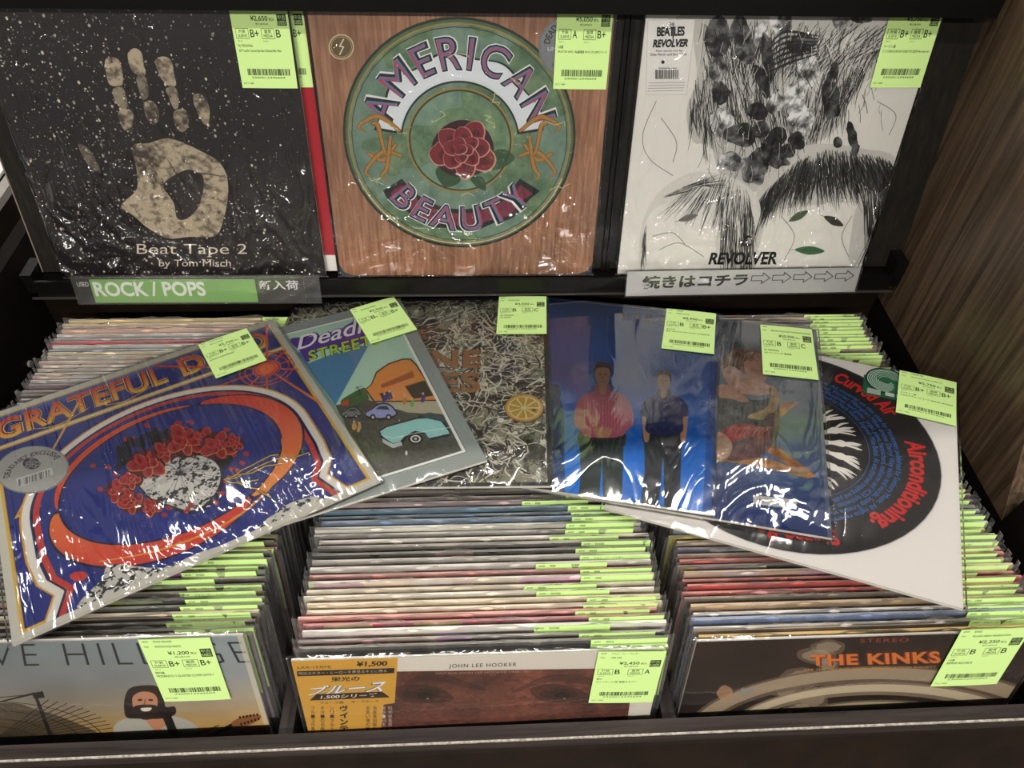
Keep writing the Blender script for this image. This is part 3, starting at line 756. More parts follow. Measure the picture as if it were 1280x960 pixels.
    for k in range(46):
        a = rg.uniform(0, 6.28); x = 445 + 175 * math.cos(a) + rg.uniform(-30, 30); y = 470 + 110 * math.sin(a) + rg.uniform(-20, 20)
        c.line([(470, 480), (x, y)], 1.4, '#1b1a30', z, .5); c.ell((x, y), 8, 6, '#b7302f', z, 1, 0, .2, k)
    for k in range(40):
        a = rg.uniform(3.3, 6.1); x = 450 + 140 * math.cos(a) + rg.uniform(-16, 16); y = 470 + 85 * math.sin(a) + rg.uniform(-12, 12)
        c.ell((x, y), rg.uniform(12, 20), rg.uniform(8, 12), '#1c1b26', z, 1, rg.uniform(0, 3), .2, k)
    for (x, y, r) in ((310,528,36),(345,562,34),(395,572,28),(345,500,30),(382,458,48),(430,425,34),(482,404,50),(530,392,34),(568,412,46),(335,545,24),(610,405,26)):
        blossom(c, x, y, r, z, '#b3232c', '#eeb24e', '#5a0f18', int(x), 9, x * .1, .78)
    for (x, y) in ((610, 480), (650, 510), (700, 455), (740, 430), (660, 465)):
        p = [(585, 500)]
        for _ in range(6): p.append((p[-1][0] + (x + 60 - 585) / 6 + rg.uniform(-6, 6), p[-1][1] + (y - 500) / 6 + rg.uniform(-10, 10)))
        c.line(p, 10, '#1b1a28', z); c.line(p, 5, '#e0bd4c', z)
    c.ell((205, 752), 22, 13, '#d8443a', z, 1, .2, .2, 3)
    # round silver sticker
    c.ell((85, 474), 96, 62, '#8f8f8c', z, 1, -.12); c.ell((84, 473), 93, 59, '#b9b9b5', z, 1, -.12)
    cc = c.P([(85, 473), (175, 462), (85, 417)], z) / Wd
    R = .088
    c.text('DEAD.NET EXCLUSIVE', ring_text(cc[0], R * .72, R * .93, -175, -5), '#2a2a2c', bold=.01)
    blossom(c, 82, 458, 22, z, '#8f8f8f', '#c8c8c4', '#3d3d40', 7, 8, 0, .7)
    c.poly([(42,498),(135,468),(140,486),(48,520)], '#e3e3df', z, .9)
    x = 50
    while x < 132:
        c.line([(x, 517 - (x - 50) * .33), (x - 1, 500 - (x - 50) * .33)], rg.choice([1.2, 2.4]), '#33333a', z); x += rg.choice([3, 5])
    # board border stays pale
    for q in (Q(0, 0, 1, m0), Q(0, 0, m0, 1), Q(m1, 0, 1, 1), Q(0, m1, 1, 1)): c.poly(q, '#d9d6cb')
    return c
def art_street(H):
    c = Cv(900, 900, '#98a19d', H); z = 'z5'
    nz = vnoise(900, 900, 120, 120, 4, 2)[..., None]
    # picture panel in unit coordinates: measured corner = right inner frame
    P = c.P([(545, 235), (790, 705), (450, 800)], z) / 900
    x1, y0 = P[0]; _, y1 = P[1]; x0 = 1 - x1
    y0 = max(.08, y0 - 0.0)
    fr = Q(x0, y0 - .012 + .0, x1, y1)
    y0 = c.P([(210, 190)], z)[0][1] / 900
    c.poly(Q(x0 - .012, y0 - .012, x1 + .012, y1 + .012), '#3a3f3d'); c.poly(Q(x0 - .010, y0 - .010, x1 + .010, y1 + .010), '#eef0ea')
    c.poly(Q(x0, y0, x1, y1), '#b5d6c4')
    save = c.a.copy()
    # sky wedge, road
    c.poly([(100,300),(400,270),(262,520),(220,460)], '#5588ad', z)
    c.poly([(70,170),(380,160),(380,255),(150,345),(140,330)], '#b5d6c4', z)
    c.poly([(262,518),(420,490),(650,500),(800,640),(800,800),(440,830),(350,700)], (np.array(srgb('#55564c'), np.float32) * (.85 + .3 * nz)).astype(np.float32), z)
    c.poly([(380,490),(470,450),(640,470),(760,560),(560,548)], '#b9b39b', z)
    # low shed with round roof, plain
    c.poly([(385,452),(410,430),(430,380),(480,345),(540,325),(575,325),(600,350),(650,430),(690,500),(640,500),(560,505),(420,505)], '#2f2a20', z)
    c.poly([(390,452),(414,432),(434,384),(482,350),(540,330),(572,330),(596,354),(645,432),(680,495),(560,500),(424,500)], '#d9924a', z)
    c.poly([(450,432),(582,376),(588,402),(454,448)], '#a85f33', z); c.poly([(550,440),(632,415),(668,478),(585,492)], '#3f372c', z); c.poly([(444,470),(490,458),(500,490),(460,500)], '#4c2c26', z)
    c.poly([(285,500),(320,475),(380,445),(395,470),(395,500),(300,520)], '#4b6b3e', z, 1, 3); c.poly([(285,505),(318,492),(318,518),(290,522)], '#b4533f', z)
    c.line([(352,440),(366,470)], 2.5, '#3a3a30', z); c.line([(345,448),(375,438)], 2, '#3a3a30', z)
    # cars
    def carlet(x, y, s, col):
        c.poly([(x,y),(x+s*.2,y-s*.14),(x+s*.42,y-s*.3),(x+s*.75,y-s*.3),(x+s*.95,y-s*.12),(x+s,y+s*.1),(x+s*.5,y+s*.24),(x+s*.08,y+s*.14)], '#26292b', z, 1, 4)
        c.poly([(x+s*.03,y),(x+s*.22,y-s*.11),(x+s*.44,y-s*.26),(x+s*.73,y-s*.26),(x+s*.92,y-s*.1),(x+s*.96,y+s*.06),(x+s*.5,y+s*.16),(x+s*.08,y+s*.1)], col, z, 1, 4)
        c.poly([(x+s*.34,y-s*.12),(x+s*.46,y-s*.22),(x+s*.7,y-s*.22),(x+s*.78,y-s*.1)], '#3b464f', z)
        for q in (.25, .75): c.ell((x+s*q, y+s*.14), s*.09, s*.1, '#1c1c1c', z); c.ell((x+s*q, y+s*.14), s*.045, s*.05, '#c8c8c8', z)
    carlet(385, 550, 130, '#9aa3cf'); carlet(285, 552, 85, '#7c7f7a')
    c.poly([(440,625),(470,605),(600,570),(612,560),(650,548),(700,556),(735,620),(740,645),(660,662),(640,640),(600,630),(560,650),(540,680),(500,692),(455,665)], '#1c2a2c', z)
    c.poly([(446,627),(474,609),(602,574),(640,572),(700,585),(728,622),(735,635),(650,655),(632,632),(590,624),(548,648),(530,668),(500,676),(462,652)], '#9fd4cf', z)
    c.poly([(612,560),(650,548),(700,560),(712,585),(640,572)], '#44545a', z); c.line([(450,640),(500,655),(600,632),(735,610)], 2.5, '#e7f2ef', z)
    c.poly([(455,655),(500,678),(535,668),(540,684),(500,696),(458,672)], '#c9cfcf', z)
    c.ell((594, 657), 30, 22, '#1a1a1a', z); c.ell((594, 657), 22, 16, '#e9e9e6', z); c.ell((594, 657), 15, 10, '#35383a', z); c.ell((594,657), 6, 5, '#dcdcdc', z)
    for x, y, col in ((465,490,'#3f3f8c'),(485,480,'#3f3f8c'),(550,500,'#b98a3f'),(580,510,'#7fae5a'),(625,490,'#3f3f8c'),(340,606,'#caa35f'),(360,612,'#caa35f')):
        c.ell((x, y), 8, 18, col, z, 1, .2, .2, int(x)); c.ell((x, y - 20), 5, 6, '#cfa98b', z)
    c.ell((556, 716), 5, 10, '#e8e8e8', z)
    # lettering
    c.poly([(75,245),(160,235),(260,215),(320,180),(360,170),(385,260),(200,290),(150,340),(120,300)], '#5a2f92', z, .95, 4)
    for b, cc in ((.05, '#3b1e6c'), (.012, '#f3f0f6')): c.text('Deadline', [(90,240),(500,110),(520,180),(105,290)], cc, z, bold=b, shear=.35)
    for b, cc in ((.06, '#1d3a4a'), (.02, '#b9d83c')): c.text('STREETS', [(148,295),(445,215),(452,262),(155,335)], cc, z, bold=b, space=1.12)
    # keep inside the panel
    m = np.zeros((900, 900, 1), np.float32); m[int(y0*900):int(y1*900), int(x0*900):int(x1*900)] = 1
    out = c.a * m + save * (1 - m); c.a = out.astype(np.float32)
    return c
def art_splatter(H):
    Wd = 1000; c = Cv(Wd, Wd, '#6b6a5a', H); rg = np.random.RandomState(77)
    a = vnoise(Wd, Wd, 12, 12, 1, 6); b = vnoise(Wd, Wd, 5, 5, 2, 3)
    k = np.clip((a - .5) * 7 + .6 + (b - .5) * 2, 0, 1)[..., None]
    c.a = (np.array(srgb('#2c2723'), np.float32) * (1 - k) + np.array(srgb('#98967f'), np.float32) * k).astype(np.float32)
    cols = ['#f0ecdb', '#f0ecdb', '#e4dfc8', '#1b1917', '#f0ecdb', '#9d9b80', '#3b2e28']
    def splash(n, ln, w0):
        for _ in range(n):
            x, y, an = rg.rand(), rg.rand(), rg.uniform(0, 6.28); p = [(x, y)]
            for _ in range(rg.randint(3, 7)):
                an += rg.uniform(-.9, .9); l = ln * rg.uniform(.3, 1)
                p.append((p[-1][0] + l * math.cos(an), p[-1][1] + l * math.sin(an)))
            ws = [w0 * rg.uniform(.2, 1.6) for _ in p]
            c.line(p, ws, cols[rg.randint(len(cols))], al=.95, smooth=4)
    splash(200, .07, 7); splash(700, .035, 4.5); splash(900, .02, 3)
    for _ in range(500):
        r = rg.exponential(.0025); c.ell((rg.rand(), rg.rand()), r, r, cols[rg.randint(5)])
    z = 'z5'
    for st, q in (('THE', [(470,205),(636,205),(636,236),(470,236)]), ('STONE', [(330,292),(866,288),(864,366),(330,372)]), ('ROSES', [(330,384),(862,380),(862,465),(330,470)])):
        for bd, cc in ((.05, '#3f2a1b'), (.035, '#b07c4c')): c.text(st, q, cc, z, bold=bd, space=1.1)
    # slice of lemon
    cx, cy, rx, ry = 1043, 529, 80, 57
    c.ell((cx + 4, cy + 6), rx, ry, '#2f2a20', z, .6); c.ell((cx, cy), rx, ry, '#c98a2f', z); c.ell((cx, cy), rx * .95, ry * .94, '#dfb251', z); c.ell((cx, cy), rx * .84, ry * .82, '#ece0a6', z)
    for i in range(9):
        a0 = math.radians(i * 40 + 4); a1 = math.radians(i * 40 + 36)
        p = [(cx + rx*.1*math.cos((a0+a1)/2), cy + ry*.1*math.sin((a0+a1)/2))] + [(cx + rx*.77*math.cos(t), cy + ry*.76*math.sin(t)) for t in np.linspace(a0, a1, 6)]
        c.poly(p, '#c9a638', z)
    c.ell((1084, 538), 9, 5, '#6d571f', z)
    for q in (Q(.985, 0, 1, 1), Q(0, .985, 1, 1), Q(0, 0, 1, .008)): c.poly(q, '#1a1817')
    return c
def figure(c, z, hx, hy, s, shirt, trousers, hair_c, skin='#c99a7c', short=False):
    """standing person seen from the front, hx,hy = chin, s = head height (in sheet units)"""
    X = lambda v: hx + v * s; Y = lambda v: hy + v * s
    g = lambda pts, col, al=1, sm=5: c.poly([(X(a), Y(b)) for a, b in pts], col, z, al, sm)
    g([(-1.15,2.6),(-.1,2.7),(-.15,5.4),(-.5,7.6),(-1.4,7.6),(-1.2,5)], trousers); g([(0,2.6),(1.0,2.6),(1.05,5.4),(.85,7.6),(.1,7.6),(0,5)], trousers)
    g([(-1.1,2.3),(1.0,2.3),(1.0,3.4),(-1.1,3.4)], trousers)
    if short: 
        g([(-1.32,1.2),(-.95,1.2),(-.9,3.0),(-1.25,3.1)], skin); g([(1.15,1.2),(1.5,1.2),(1.4,3.0),(1.05,3.1)], skin)
    g([(-.3,-.1),(.3,-.1),(.5,.3),(1.0,.45),(1.45,.9),(1.55,1.6),(1.2,1.75),(1.05,2.7),(-1.0,2.7),(-1.1,1.75),(-1.45,1.6),(-1.35,.9),(-.9,.45),(-.5,.3)], shirt)
    if not short:
        g([(-1.4,1.0),(-1.05,1.0),(-.9,2.0),(-.1,2.5),(-.2,2.8),(-1.2,2.4),(-1.55,1.9)], shirt); g([(1.5,1.0),(1.1,1.0),(.95,2.0),(.2,2.5),(.3,2.8),(1.3,2.4),(1.65,1.9)], shirt)
        for k in range(13): c.line([(X(-.95+k*.16), Y(.6)), (X(-1.0+k*.165), Y(2.5))], 1.3, '#e3c4cb', z, .5)
        g([(-.45,2.3),(.45,2.3),(.3,2.75),(-.3,2.75)], skin)
    g([(-.14,-.2),(.16,-.2),(.18,.35),(0,.5),(-.16,.35)], skin)
    g([(-.36,-1.0),(.36,-1.0),(.40,-.5),(.26,-.08),(0,.04),(-.26,-.08),(-.40,-.5)], skin)
    g([(-.42,-.62),(-.44,-1.0),(-.2,-1.25),(.2,-1.25),(.44,-1.0),(.42,-.62),(.3,-.92),(-.3,-.92)], hair_c, 1, 4)
    for a in (-.15, .15): c.ell((X(a), Y(-.58)), .06*s, .03*s, '#3a2a24', z)
    c.line([(X(0), Y(-.55)), (X(-.03), Y(-.34)), (X(.05), Y(-.33))], 1.5, '#8c5f4a', z); c.line([(X(-.12), Y(-.18)), (X(.12), Y(-.18))], 2, '#8c4f46', z)
    for k in range(5): c.ell((X(.02), Y(.7 + k*.4)), .03*s, .03*s, '#d8d0d0', z, .8)
def art_two_men(H):
    Wd = 1000; c = Cv(Wd, Wd, '#1f62b4', H); z = 'z6'
    n = vnoise(Wd, Wd, 2, 6, 9, 3)[..., None]; t = np.linspace(0, 1, Wd)[:, None, None]
    c.a = ((np.array(srgb('#2b5aa8'), np.float32) * (1 - t) + np.array(srgb('#0f7fe0'), np.float32) * t) * (.82 + .3 * n)).astype(np.float32)
    figure(c, z, 330, 383, 68, '#c26f80', '#2b3a3a', '#5c3a26')
    figure(c, z, 552, 400, 58, '#2c3468', '#2a3038', '#2a2220', short=True)
    c.ell((150, 410), 28, 34, '#2a3a5c', z, .9, 0, .1, 2); c.poly([(100,450),(180,440),(190,640),(185,800),(100,800)], '#24365c', z, .8, 4)
    c.text('weezer', [(378,112),(640,136),(638,162),(376,140)], '#12356e', z, bold=.02, space=1.4)
    c.poly(Q(.975, 0, 1, 1), '#123f86', al=.6); c.poly(Q(0, 0, 1, .006), '#dfe7ef', al=.5)
    return c
def art_drapery(H):
    """slate blue painted sky with brown curls, ochre cloth and tan beams (plain stand-in)"""
    Wd = 1000; c = Cv(Wd, Wd, '#4b5c78', H); z = 'c8'
    n = vnoise(Wd, Wd, 14, 5, 4, 5)[..., None]; n2 = vnoise(Wd, Wd, 3, 3, 6, 3)[..., None]
    t = np.linspace(0, 1, Wd)[:, None, None]
    top = np.array(srgb('#4c566a'), np.float32); mid = np.array(srgb('#71808c'), np.float32); bot = np.array(srgb('#223a78'), np.float32)
    g = np.where(t < .5, top * (1 - 2*t) + mid * 2*t, mid * (2 - 2*t) + bot * (2*t - 1))
    c.a = (g * (.7 + .36 * n + .3 * n2)).astype(np.float32)
    ck = vnoise(Wd, Wd, 40, 40, 8, 3)[..., None]
    T = lambda col, a=.35: (np.array(srgb(col), np.float32) * (1 - a + 2 * a * ck) * (.85 + .3 * n2)).astype(np.float32)
    c.poly([(515,655),(632,655),(520,750),(495,740)], T('#ab7f52'), z)
    c.poly([(400,930),(480,945),(700,1105),(745,1150),(700,1150),(560,1075),(430,990)], T('#a87444'), z)
    c.poly([(85,1000),(223,1018),(420,1030),(600,1090),(745,1150),(690,1162),(540,1120),(380,1082),(85,1045)], T('#b08048'), z)
    c.poly([(130,360),(180,310),(250,295),(340,300),(400,340),(420,420),(400,500),(350,520),(300,470),(240,450),(150,440),(110,410)], T('#7a5b44'), z, 1, 5)
    c.poly([(270,340),(330,320),(400,350),(425,430),(415,500),(370,530),(310,505),(270,440)], T('#b98d75', .15), z, 1, 5)
    c.poly([(120,410),(200,420),(270,470),(330,500),(400,520),(440,560),(430,600),(330,610),(200,580),(130,480)], T('#b8957f', .15), z, 1, 5)
    for k in range(26):
        x = 130 + k * 8; c.line([(x, 430 - k * 3), (x + 20, 380 - (k % 5) * 14), (x + 50, 360)], [3, 6, 2], ['#5a4030', '#94725a', '#6d503c'][k % 3], z, .8, 5)
    c.poly([(100,560),(190,590),(330,640),(440,620),(470,560),(500,640),(500,760),(480,860),(400,930),(250,960),(120,940),(90,820),(85,640)], T('#51544f'), z, 1, 5)
    c.poly([(430,545),(480,560),(505,640),(470,720),(400,770),(300,760),(310,735),(400,700),(440,640)], T('#a3875b'), z, 1, 5)
    c.poly([(400,760),(490,720),(505,800),(480,900),(420,980),(330,1030),(160,1040),(120,960),(260,930),(400,860)], T('#6e4a4a'), z, 1, 5)
    c.poly([(120,850),(200,800),(300,800),(400,830),(440,870),(380,900),(300,890),(200,920),(130,900)], T('#9c4440'), z, 1, 5)
    for k in range(9): c.line([(140 + k*30, 890 - (k % 3) * 12), (180 + k * 30, 830), (210 + k*30, 820)], [2, 6, 2], '#c96a5c', z, .7, 5)
    c.poly([(90,545),(160,540),(240,590),(300,640),(260,655),(180,630),(100,620)], T('#bb9078', .15), z, 1, 5)
    c.poly([(85,860),(150,880),(190,950),(150,1030),(85,1010)], T('#b79780', .12), z, 1, 4)
    c.poly([(575,1160),(575,1160),(575,1160)], '#000000', z)
    # printed number slip near the bottom
    c.poly([(878,782),(1036,800),(1034,834),(878,814)], '#d9d8d3', 'z6')
    c.text('Nº   12463', [(900,794),(1018,806),(1017,820),(899,808)], '#4a4a50', 'z6')
    for q in (Q(.988, 0, 1, 1), Q(0, 0, 1, .012)): c.poly(q, '#8b9096', al=.6)
    return c
def art_disc(H):
    """white sleeve with a black picture disc showing through"""
    Wd = 1100; c = Cv(Wd, Wd, '#e9e5e1', H); z = 'z7'
    e = c.P([(752, 530), (60, 680), (480, 772)], z) / Wd
    C = (.475, .50); R = .475
    c.ell(C, R + .003, R + .003, '#bdb9b6'); c.ell(C, R, R, '#211e20')
    for r in np.linspace(.985, .8, 12): c.arc(C, R * r, 0, 360, .8, '#2d2a2c')
    red = '#cf2b28'
    for st, a0, a1 in (('Curved Air', -72, -37), ('Airconditioning.', -19, 44), ('Stereo Recording', 62, 118)):
        for bd, cc in ((.05, '#7a1512'), (.03, red)):
            c.text(st, ring_text(C, R * .79, R * .95, a0, a1), cc, 'u', bold=bd, base=(-.15, .8))
    lines = ['Monkman. All material on this side by Monkman published by Sunbury Music. All rights reserved. Written and arranged.',
             'Monkman. Florian Pilkington Miksa drums. Darryl Way violin and vocals. Sonja Kristina vocals. Robert Martin bass.',
             'Francis Monkman lead guitar, organ, piano, harpsichord, mellotron and VCS3 synthesizer. Recorded at Island Studios.',
             'Produced by Mark Hanau. Engineer Mike Bobak. All unauthorised copying and public broadcasting prohibited.']
    for k, st in enumerate(lines):
        c.text(st, ring_text(C, R * (.715 - .048 * k), R * (.765 - .048 * k), -88 + 3*k, 100 - 2*k), '#2f6fc0', 'u', bold=.012, base=(-.22, .75))
    c.arc(C, R * .555, -180, 180, 2, '#2f6fc0')
    # centre: flame-tipped white rays, plain ornament
    rg = np.random.RandomState(8)
    for k in range(18):
        a = math.radians(k * 20 + 7); ca, sa = math.cos(a), math.sin(a)
        p = lambda r, s_: (C[0] + R * (r * ca - s_ * sa), C[1] + R * (r * sa + s_ * ca))
        c.poly([p(.10,-.010), p(.22,-.035), p(.31,-.018), p(.38,-.036), p(.42,0), p(.38,.034), p(.31,.018), p(.22,.035), p(.10,.010)], '#e9e5de', 'u', 1, 4)
        for j in range(7):
            b = rg.uniform(-.055, .055); c.line([p(.39, b * .4), p(.45, b), p(.48 + rg.rand() * .04, b * 1.3 + .015)], [9, 10, 3], '#e9e5de', 'u', 1, 4)
    c.ell(C, R * .035, R * .035, '#e9e5e1')
    # green round sticker with its card
    x0 = c.P([(553, 281)], z)[0] / Wd
    for q in (Q(x0[0]-.075, x0[1]-.01, x0[0]+.075, x0[1]+.1),): c.poly(q, '#1f6b46')
    c.ell(x0, .07, .075, '#23362e'); c.ell(x0, .064, .069, '#2c7a52')
    for k in range(7): c.arc(x0, .02 + .007 * k, 20 + k * 10, 150 + k * 26, 3.5, '#e8efe9'); 
    for k in range(5): c.arc(x0, .024 + .008 * k, 200 + k * 10, 330 + k * 8, 3, '#e8efe9')
    c.bar(x0[0]-.06, x0[1]+.062, .045, .03, '#b9c8bd'); c.bar(x0[0]+.0, x0[1]+.066, .03, .02, '#dfe6e0'); c.bar(x0[0]+.035, x0[1]+.066, .03, .02, '#b9c8bd')
    return c
def art_guitar_man(H):
    Wd = 1000; c = Cv(Wd, Wd, '#8c9498', H); z = 'z8'
    n = vnoise(Wd, Wd, 3, 3, 4, 4)[..., None]; P = c.P([(600, 490), (600, 850)], z) / Wd
    y0, y1 = P[0][1], P[1][1]
    Y = np.linspace(0, 1, Wd)[:, None, None]; t = np.clip((Y - y0) / (y1 - y0), 0, 1)
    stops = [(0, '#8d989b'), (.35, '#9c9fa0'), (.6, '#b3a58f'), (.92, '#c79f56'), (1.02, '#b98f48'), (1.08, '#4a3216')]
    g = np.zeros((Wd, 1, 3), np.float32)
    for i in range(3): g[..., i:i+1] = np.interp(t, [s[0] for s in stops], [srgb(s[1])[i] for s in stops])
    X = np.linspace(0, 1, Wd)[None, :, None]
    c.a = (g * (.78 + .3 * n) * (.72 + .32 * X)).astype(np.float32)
    c.text('STEVE HILLAGE', [(-330,498),(905,486),(950,566),(-330,584)], '#23262a', z, bold=-.018, space=1.25)
    # lattice dish
    c.poly([(-400,780),(0,716),(140,742),(260,780),(400,856),(400,980),(-400,980)], '#3f3426', z, .75, 4)
    for k in range(16): c.line([(-40, 870), (-40 + 470 * math.cos(math.radians(-62 + k * 5)), 870 + 175 * math.sin(math.radians(-70 + k * 5)))], 3, '#1b1612', z, .9)
    for r in (.45, .62, .8, 1): c.line([(-40 + 440*r*math.cos(a), 880 + 170*r*math.sin(a)) for a in np.radians(np.linspace(-100, 0, 14))], 3, '#1b1612', z, .9)
    c.line([(0,712),(130,680),(190,840)], [5, 9, 12], '#1a1511', z); c.line([(-50,700),(145,682)], 3, '#1a1511', z); c.poly([(118,680),(160,672),(168,696),(128,700)], '#1a1511', z)
    # bearded man with guitar
    c.poly([(425,850),(430,800),(470,775),(530,765),(640,765),(700,780),(745,810),(755,850),(760,1000),(420,1000)], '#a9a79d', z, 1, 5)
    c.poly([(535,765),(560,800),(590,830),(620,800),(640,765)], '#b98465', z)
    c.poly([(470,690),(490,660),(540,650),(590,655),(615,690),(620,730),(655,730),(655,760),(600,775),(510,775),(475,770),(465,735)], '#241914', z, 1, 5)
    c.poly([(500,690),(530,674),(570,678),(590,700),(588,740),(565,768),(530,770),(505,745),(496,715)], '#b98465', z, 1, 5)
    c.poly([(503,730),(545,722),(590,728),(585,755),(560,778),(525,775),(506,755)], '#2c1d16', z, 1, 5); c.poly([(528,736),(568,734),(560,746),(536,747)], '#dcd2c4', z, 1, 4)
    for x in (525, 565): c.ell((x, 705), 9, 4, '#2a1a14', z)
    c.line([(545,702),(541,722),(552,724)], 3, '#7d4f38', z)
    c.line([(625,765),(660,850)], 26, '#1a1714', z); c.line([(700,850),(820,800)], 4, '#3a2a1c', z)
    c.line([(770,850),(880,795)], [18, 16], '#1d140f', z); c.poly([(870,788),(920,764),(975,762),(972,778),(930,800),(880,806)], '#8a5a34', z, 1, 4)
    for k in range(6): c.ell((900 + k*13, 770 - k * 2), 4, 5, '#2a1a10', z); c.ell((905 + k*13, 796 - k * 4), 4, 5, '#2a1a10', z)
    c.poly(Q(.985, 0, 1, 1), '#c9c2ae', al=.7)
    return c
def art_close_eyes(H):
    Wd = 1000; c = Cv(Wd, Wd, '#cfc9bf', H); z = 'y1'
    n = vnoise(Wd, Wd, 7, 10, 4, 5)[..., None]; n2 = vnoise(Wd, Wd, 90, 90, 5, 2)[..., None]; ns = vnoise(Wd, Wd, 60, 4, 6, 3)[..., None]
    im = (np.array(srgb('#3d2620'), np.float32) * (1 - n) + np.array(srgb('#8d5140'), np.float32) * n) * (.7 + .35 * n2 + .25 * ns)
    im = im.astype(np.float32)
    P = c.P([(385, 603), (1135, 590), (1122, 757)], z) / Wd
    c.poly([(250,603),(1138,590),(1080,1000),(300,1000)], im, z)
    for x in (470, 900):
        c.poly([(x-90,655),(x-20,640),(x+60,655),(x+100,690),(x+20,700),(x-60,690)], '#2a1812', z, .5, 5); c.ell((x, 672), 60, 18, '#20120d', z, .4); c.ell((x+10, 676), 24, 11, '#0f0a08', z, .6); c.ell((x+18, 686), 4, 2, '#c8a890', z, .8)
    c.line([(420,640),(500,615),(600,640),(680,660)], [10, 40, 30, 6], '#33201a', z, .45, 6); c.line([(760,665),(860,625),(960,625),(1050,650)], [6, 30, 40, 8], '#33201a', z, .45, 6)
    c.poly([(680,640),(740,640),(760,760),(700,800),(650,760)], '#7d4636', z, .35, 5)
    rg = np.random.RandomState(2)
    for k in range(260):
        x = rg.uniform(380, 1130); y = rg.uniform(600, 790); c.line([(x, y), (x + rg.uniform(5, 30), y + rg.uniform(-5, 5))], rg.uniform(.8, 2.2), ['#b07a60', '#2a1712', '#9b6650'][rg.randint(3)], z, .4)
    c.text('JOHN LEE HOOKER', [(556,578),(768,573),(766,588),(555,593)], '#2f2b2a', z, space=1.2)
    c.text('VINTAGE JOHN LEE HOOKER 1948-1952', [(512,604),(815,598),(814,606),(512,612)], '#b28a7c', z)
    # ochre paper band
    c.poly([(50,565),(395,556),(385,700),(350,705),(320,1000),(150,1000)], '#c79a3e', z)
    c.text('LAX-153(M)', [(80,585),(186,582),(184,592),(80,595)], '#3a2a1a', z); c.text('¥1,500', [(266,570),(363,567),(360,585),(264,588)], '#1f1814', z, bold=.03)
    c.poly([(78,600),(384,590),(383,606),(80,616)], '#241c18', z); c.text('明日のギター・ヒーローを夢見るキミに贈る', [(84,603),(360,594),(360,603),(84,612)], '#e8dcc0', z)
    c.text('栄光の', [(186,618),(276,615),(274,630),(185,633)], '#1f1814', z, bold=.02)
    for bd, cc in ((.05, '#3a4250'), (.02, '#dfe3e8')): c.text('ブルース', [(118,650),(360,626),(350,664),(112,676)], cc, z, bold=bd, shear=.25)
    c.poly([(140,672),(345,664),(370,682),(118,692)], '#2c1c1c', z); c.text('1,500シリーズ', [(155,675),(330,668),(328,681),(152,688)], '#efe6cf', z, bold=.02)
    c.text('ブルース篇', [(150,696),(225,694),(225,701),(150,703)], '#2a1f18', z); c.text('ザ・ブルース', [(248,692),(335,690),(335,697),(248,700)], '#2a1f18', z)
    for k, ch in enumerate('ヴィンテージ'): c.text(ch, [(212,708+k*21),(238,708+k*21),(240,726+k*21),(214,726+k*21)], '#1f1814', z, bold=.03)
    for cx, st in ((128,'ブルースの真髄を'),(158,'ギターの名曲集'),(188,'シリーズ全十巻'),(300,'泥臭い魂の響'),(322,'名盤復刻限定'),(350,'解説・日本語'),(370,'昭和録音原盤')):
        for k, ch in enumerate(st): c.text(ch, [(cx-6,710+k*13),(cx+6,710+k*13),(cx+7,721+k*13),(cx-5,721+k*13)], '#3a2a1c' if cx < 340 else '#cdbfae', z)
    return c
def art_white_rings(H):
    Wd = 1000; c = Cv(Wd, Wd, '#241812', H); z = 'y2'
    n = vnoise(Wd, Wd, 6, 6, 4, 4)[..., None]
    c.a = (np.array(srgb('#1a120e'), np.float32) * (1 - n) + np.array(srgb('#3b2a22'), np.float32) * n).astype(np.float32)
    for (x, y, a, b) in ((600,470,60,26),(560,500,70,30),(600,530,40,26),(500,580,70,40),(450,620,60,26),(540,650,60,40),(500,690,60,30)):
        c.ell((x, y), a, b, '#8f7d68', z, .5, 0, .2, x); c.ell((x, y), a*.7, b*.7, '#b5a68f', z, .5, 0, .2, x+1)
    C0 = (760, 800)
    for rx, ry, wd, col, a0 in ((690,235,90,'#6d5a48',178),(690,238,60,'#a8977f',180),(560,185,70,'#8d7c66',180),(562,188,40,'#c9bba2',182),(430,128,60,'#7d6d58',180),(430,130,34,'#b7a78c',180)):
        t = np.radians(np.linspace(a0, 340, 50)); p = c.P([(860,790),(860+2,790)], z); k = abs(p[1][0]-p[0][0]) / 2
        c.line(np.c_[C0[0] + 20 + rx*np.cos(t) * .95, C0[1] + ry*np.sin(t)], wd * k * .95, col, z, .85)
    c.ell((240,630), 28, 26, '#b08a68', z, .8, 0, .2, 4); c.ell((315,625), 26, 14, '#8f8a80', z, .8, 0, .3, 5)
    c.text('STEREO', [(712,441),(880,438),(878,452),(710,455)], '#a23f2c', z, bold=.0, space=1.2)
    for bd, cc in ((.075, '#8c2f22'), (.03, '#d07a34')): c.text('THE KINKS', [(535,498),(992,484),(990,526),(530,536)], cc, z, bold=bd, shear=-.1, space=1.08)
    c.text('ARE THE VILLAGE GREEN PRESERVATION SOCIETY', [(512,546),(978,535),(976,542),(512,553)], '#c98a3f', z, bold=.02)
    return c
def art_red_back(H):
    c = Cv(256, 256, '#8f1f28', H); c.poly(Q(0, .93, 1, 1), '#c9c4bf'); c.poly(Q(0, 0, 1, .06), '#6d1a20')
    return c
def art_blue_plain(H):
    c = Cv(512, 512, '#1d4fa0', H); c.text('weezer', [(.06, .02), (.5, .02), (.5, .06), (.06, .06)], '#d5dde8', bold=.02, space=1.3)
    return c
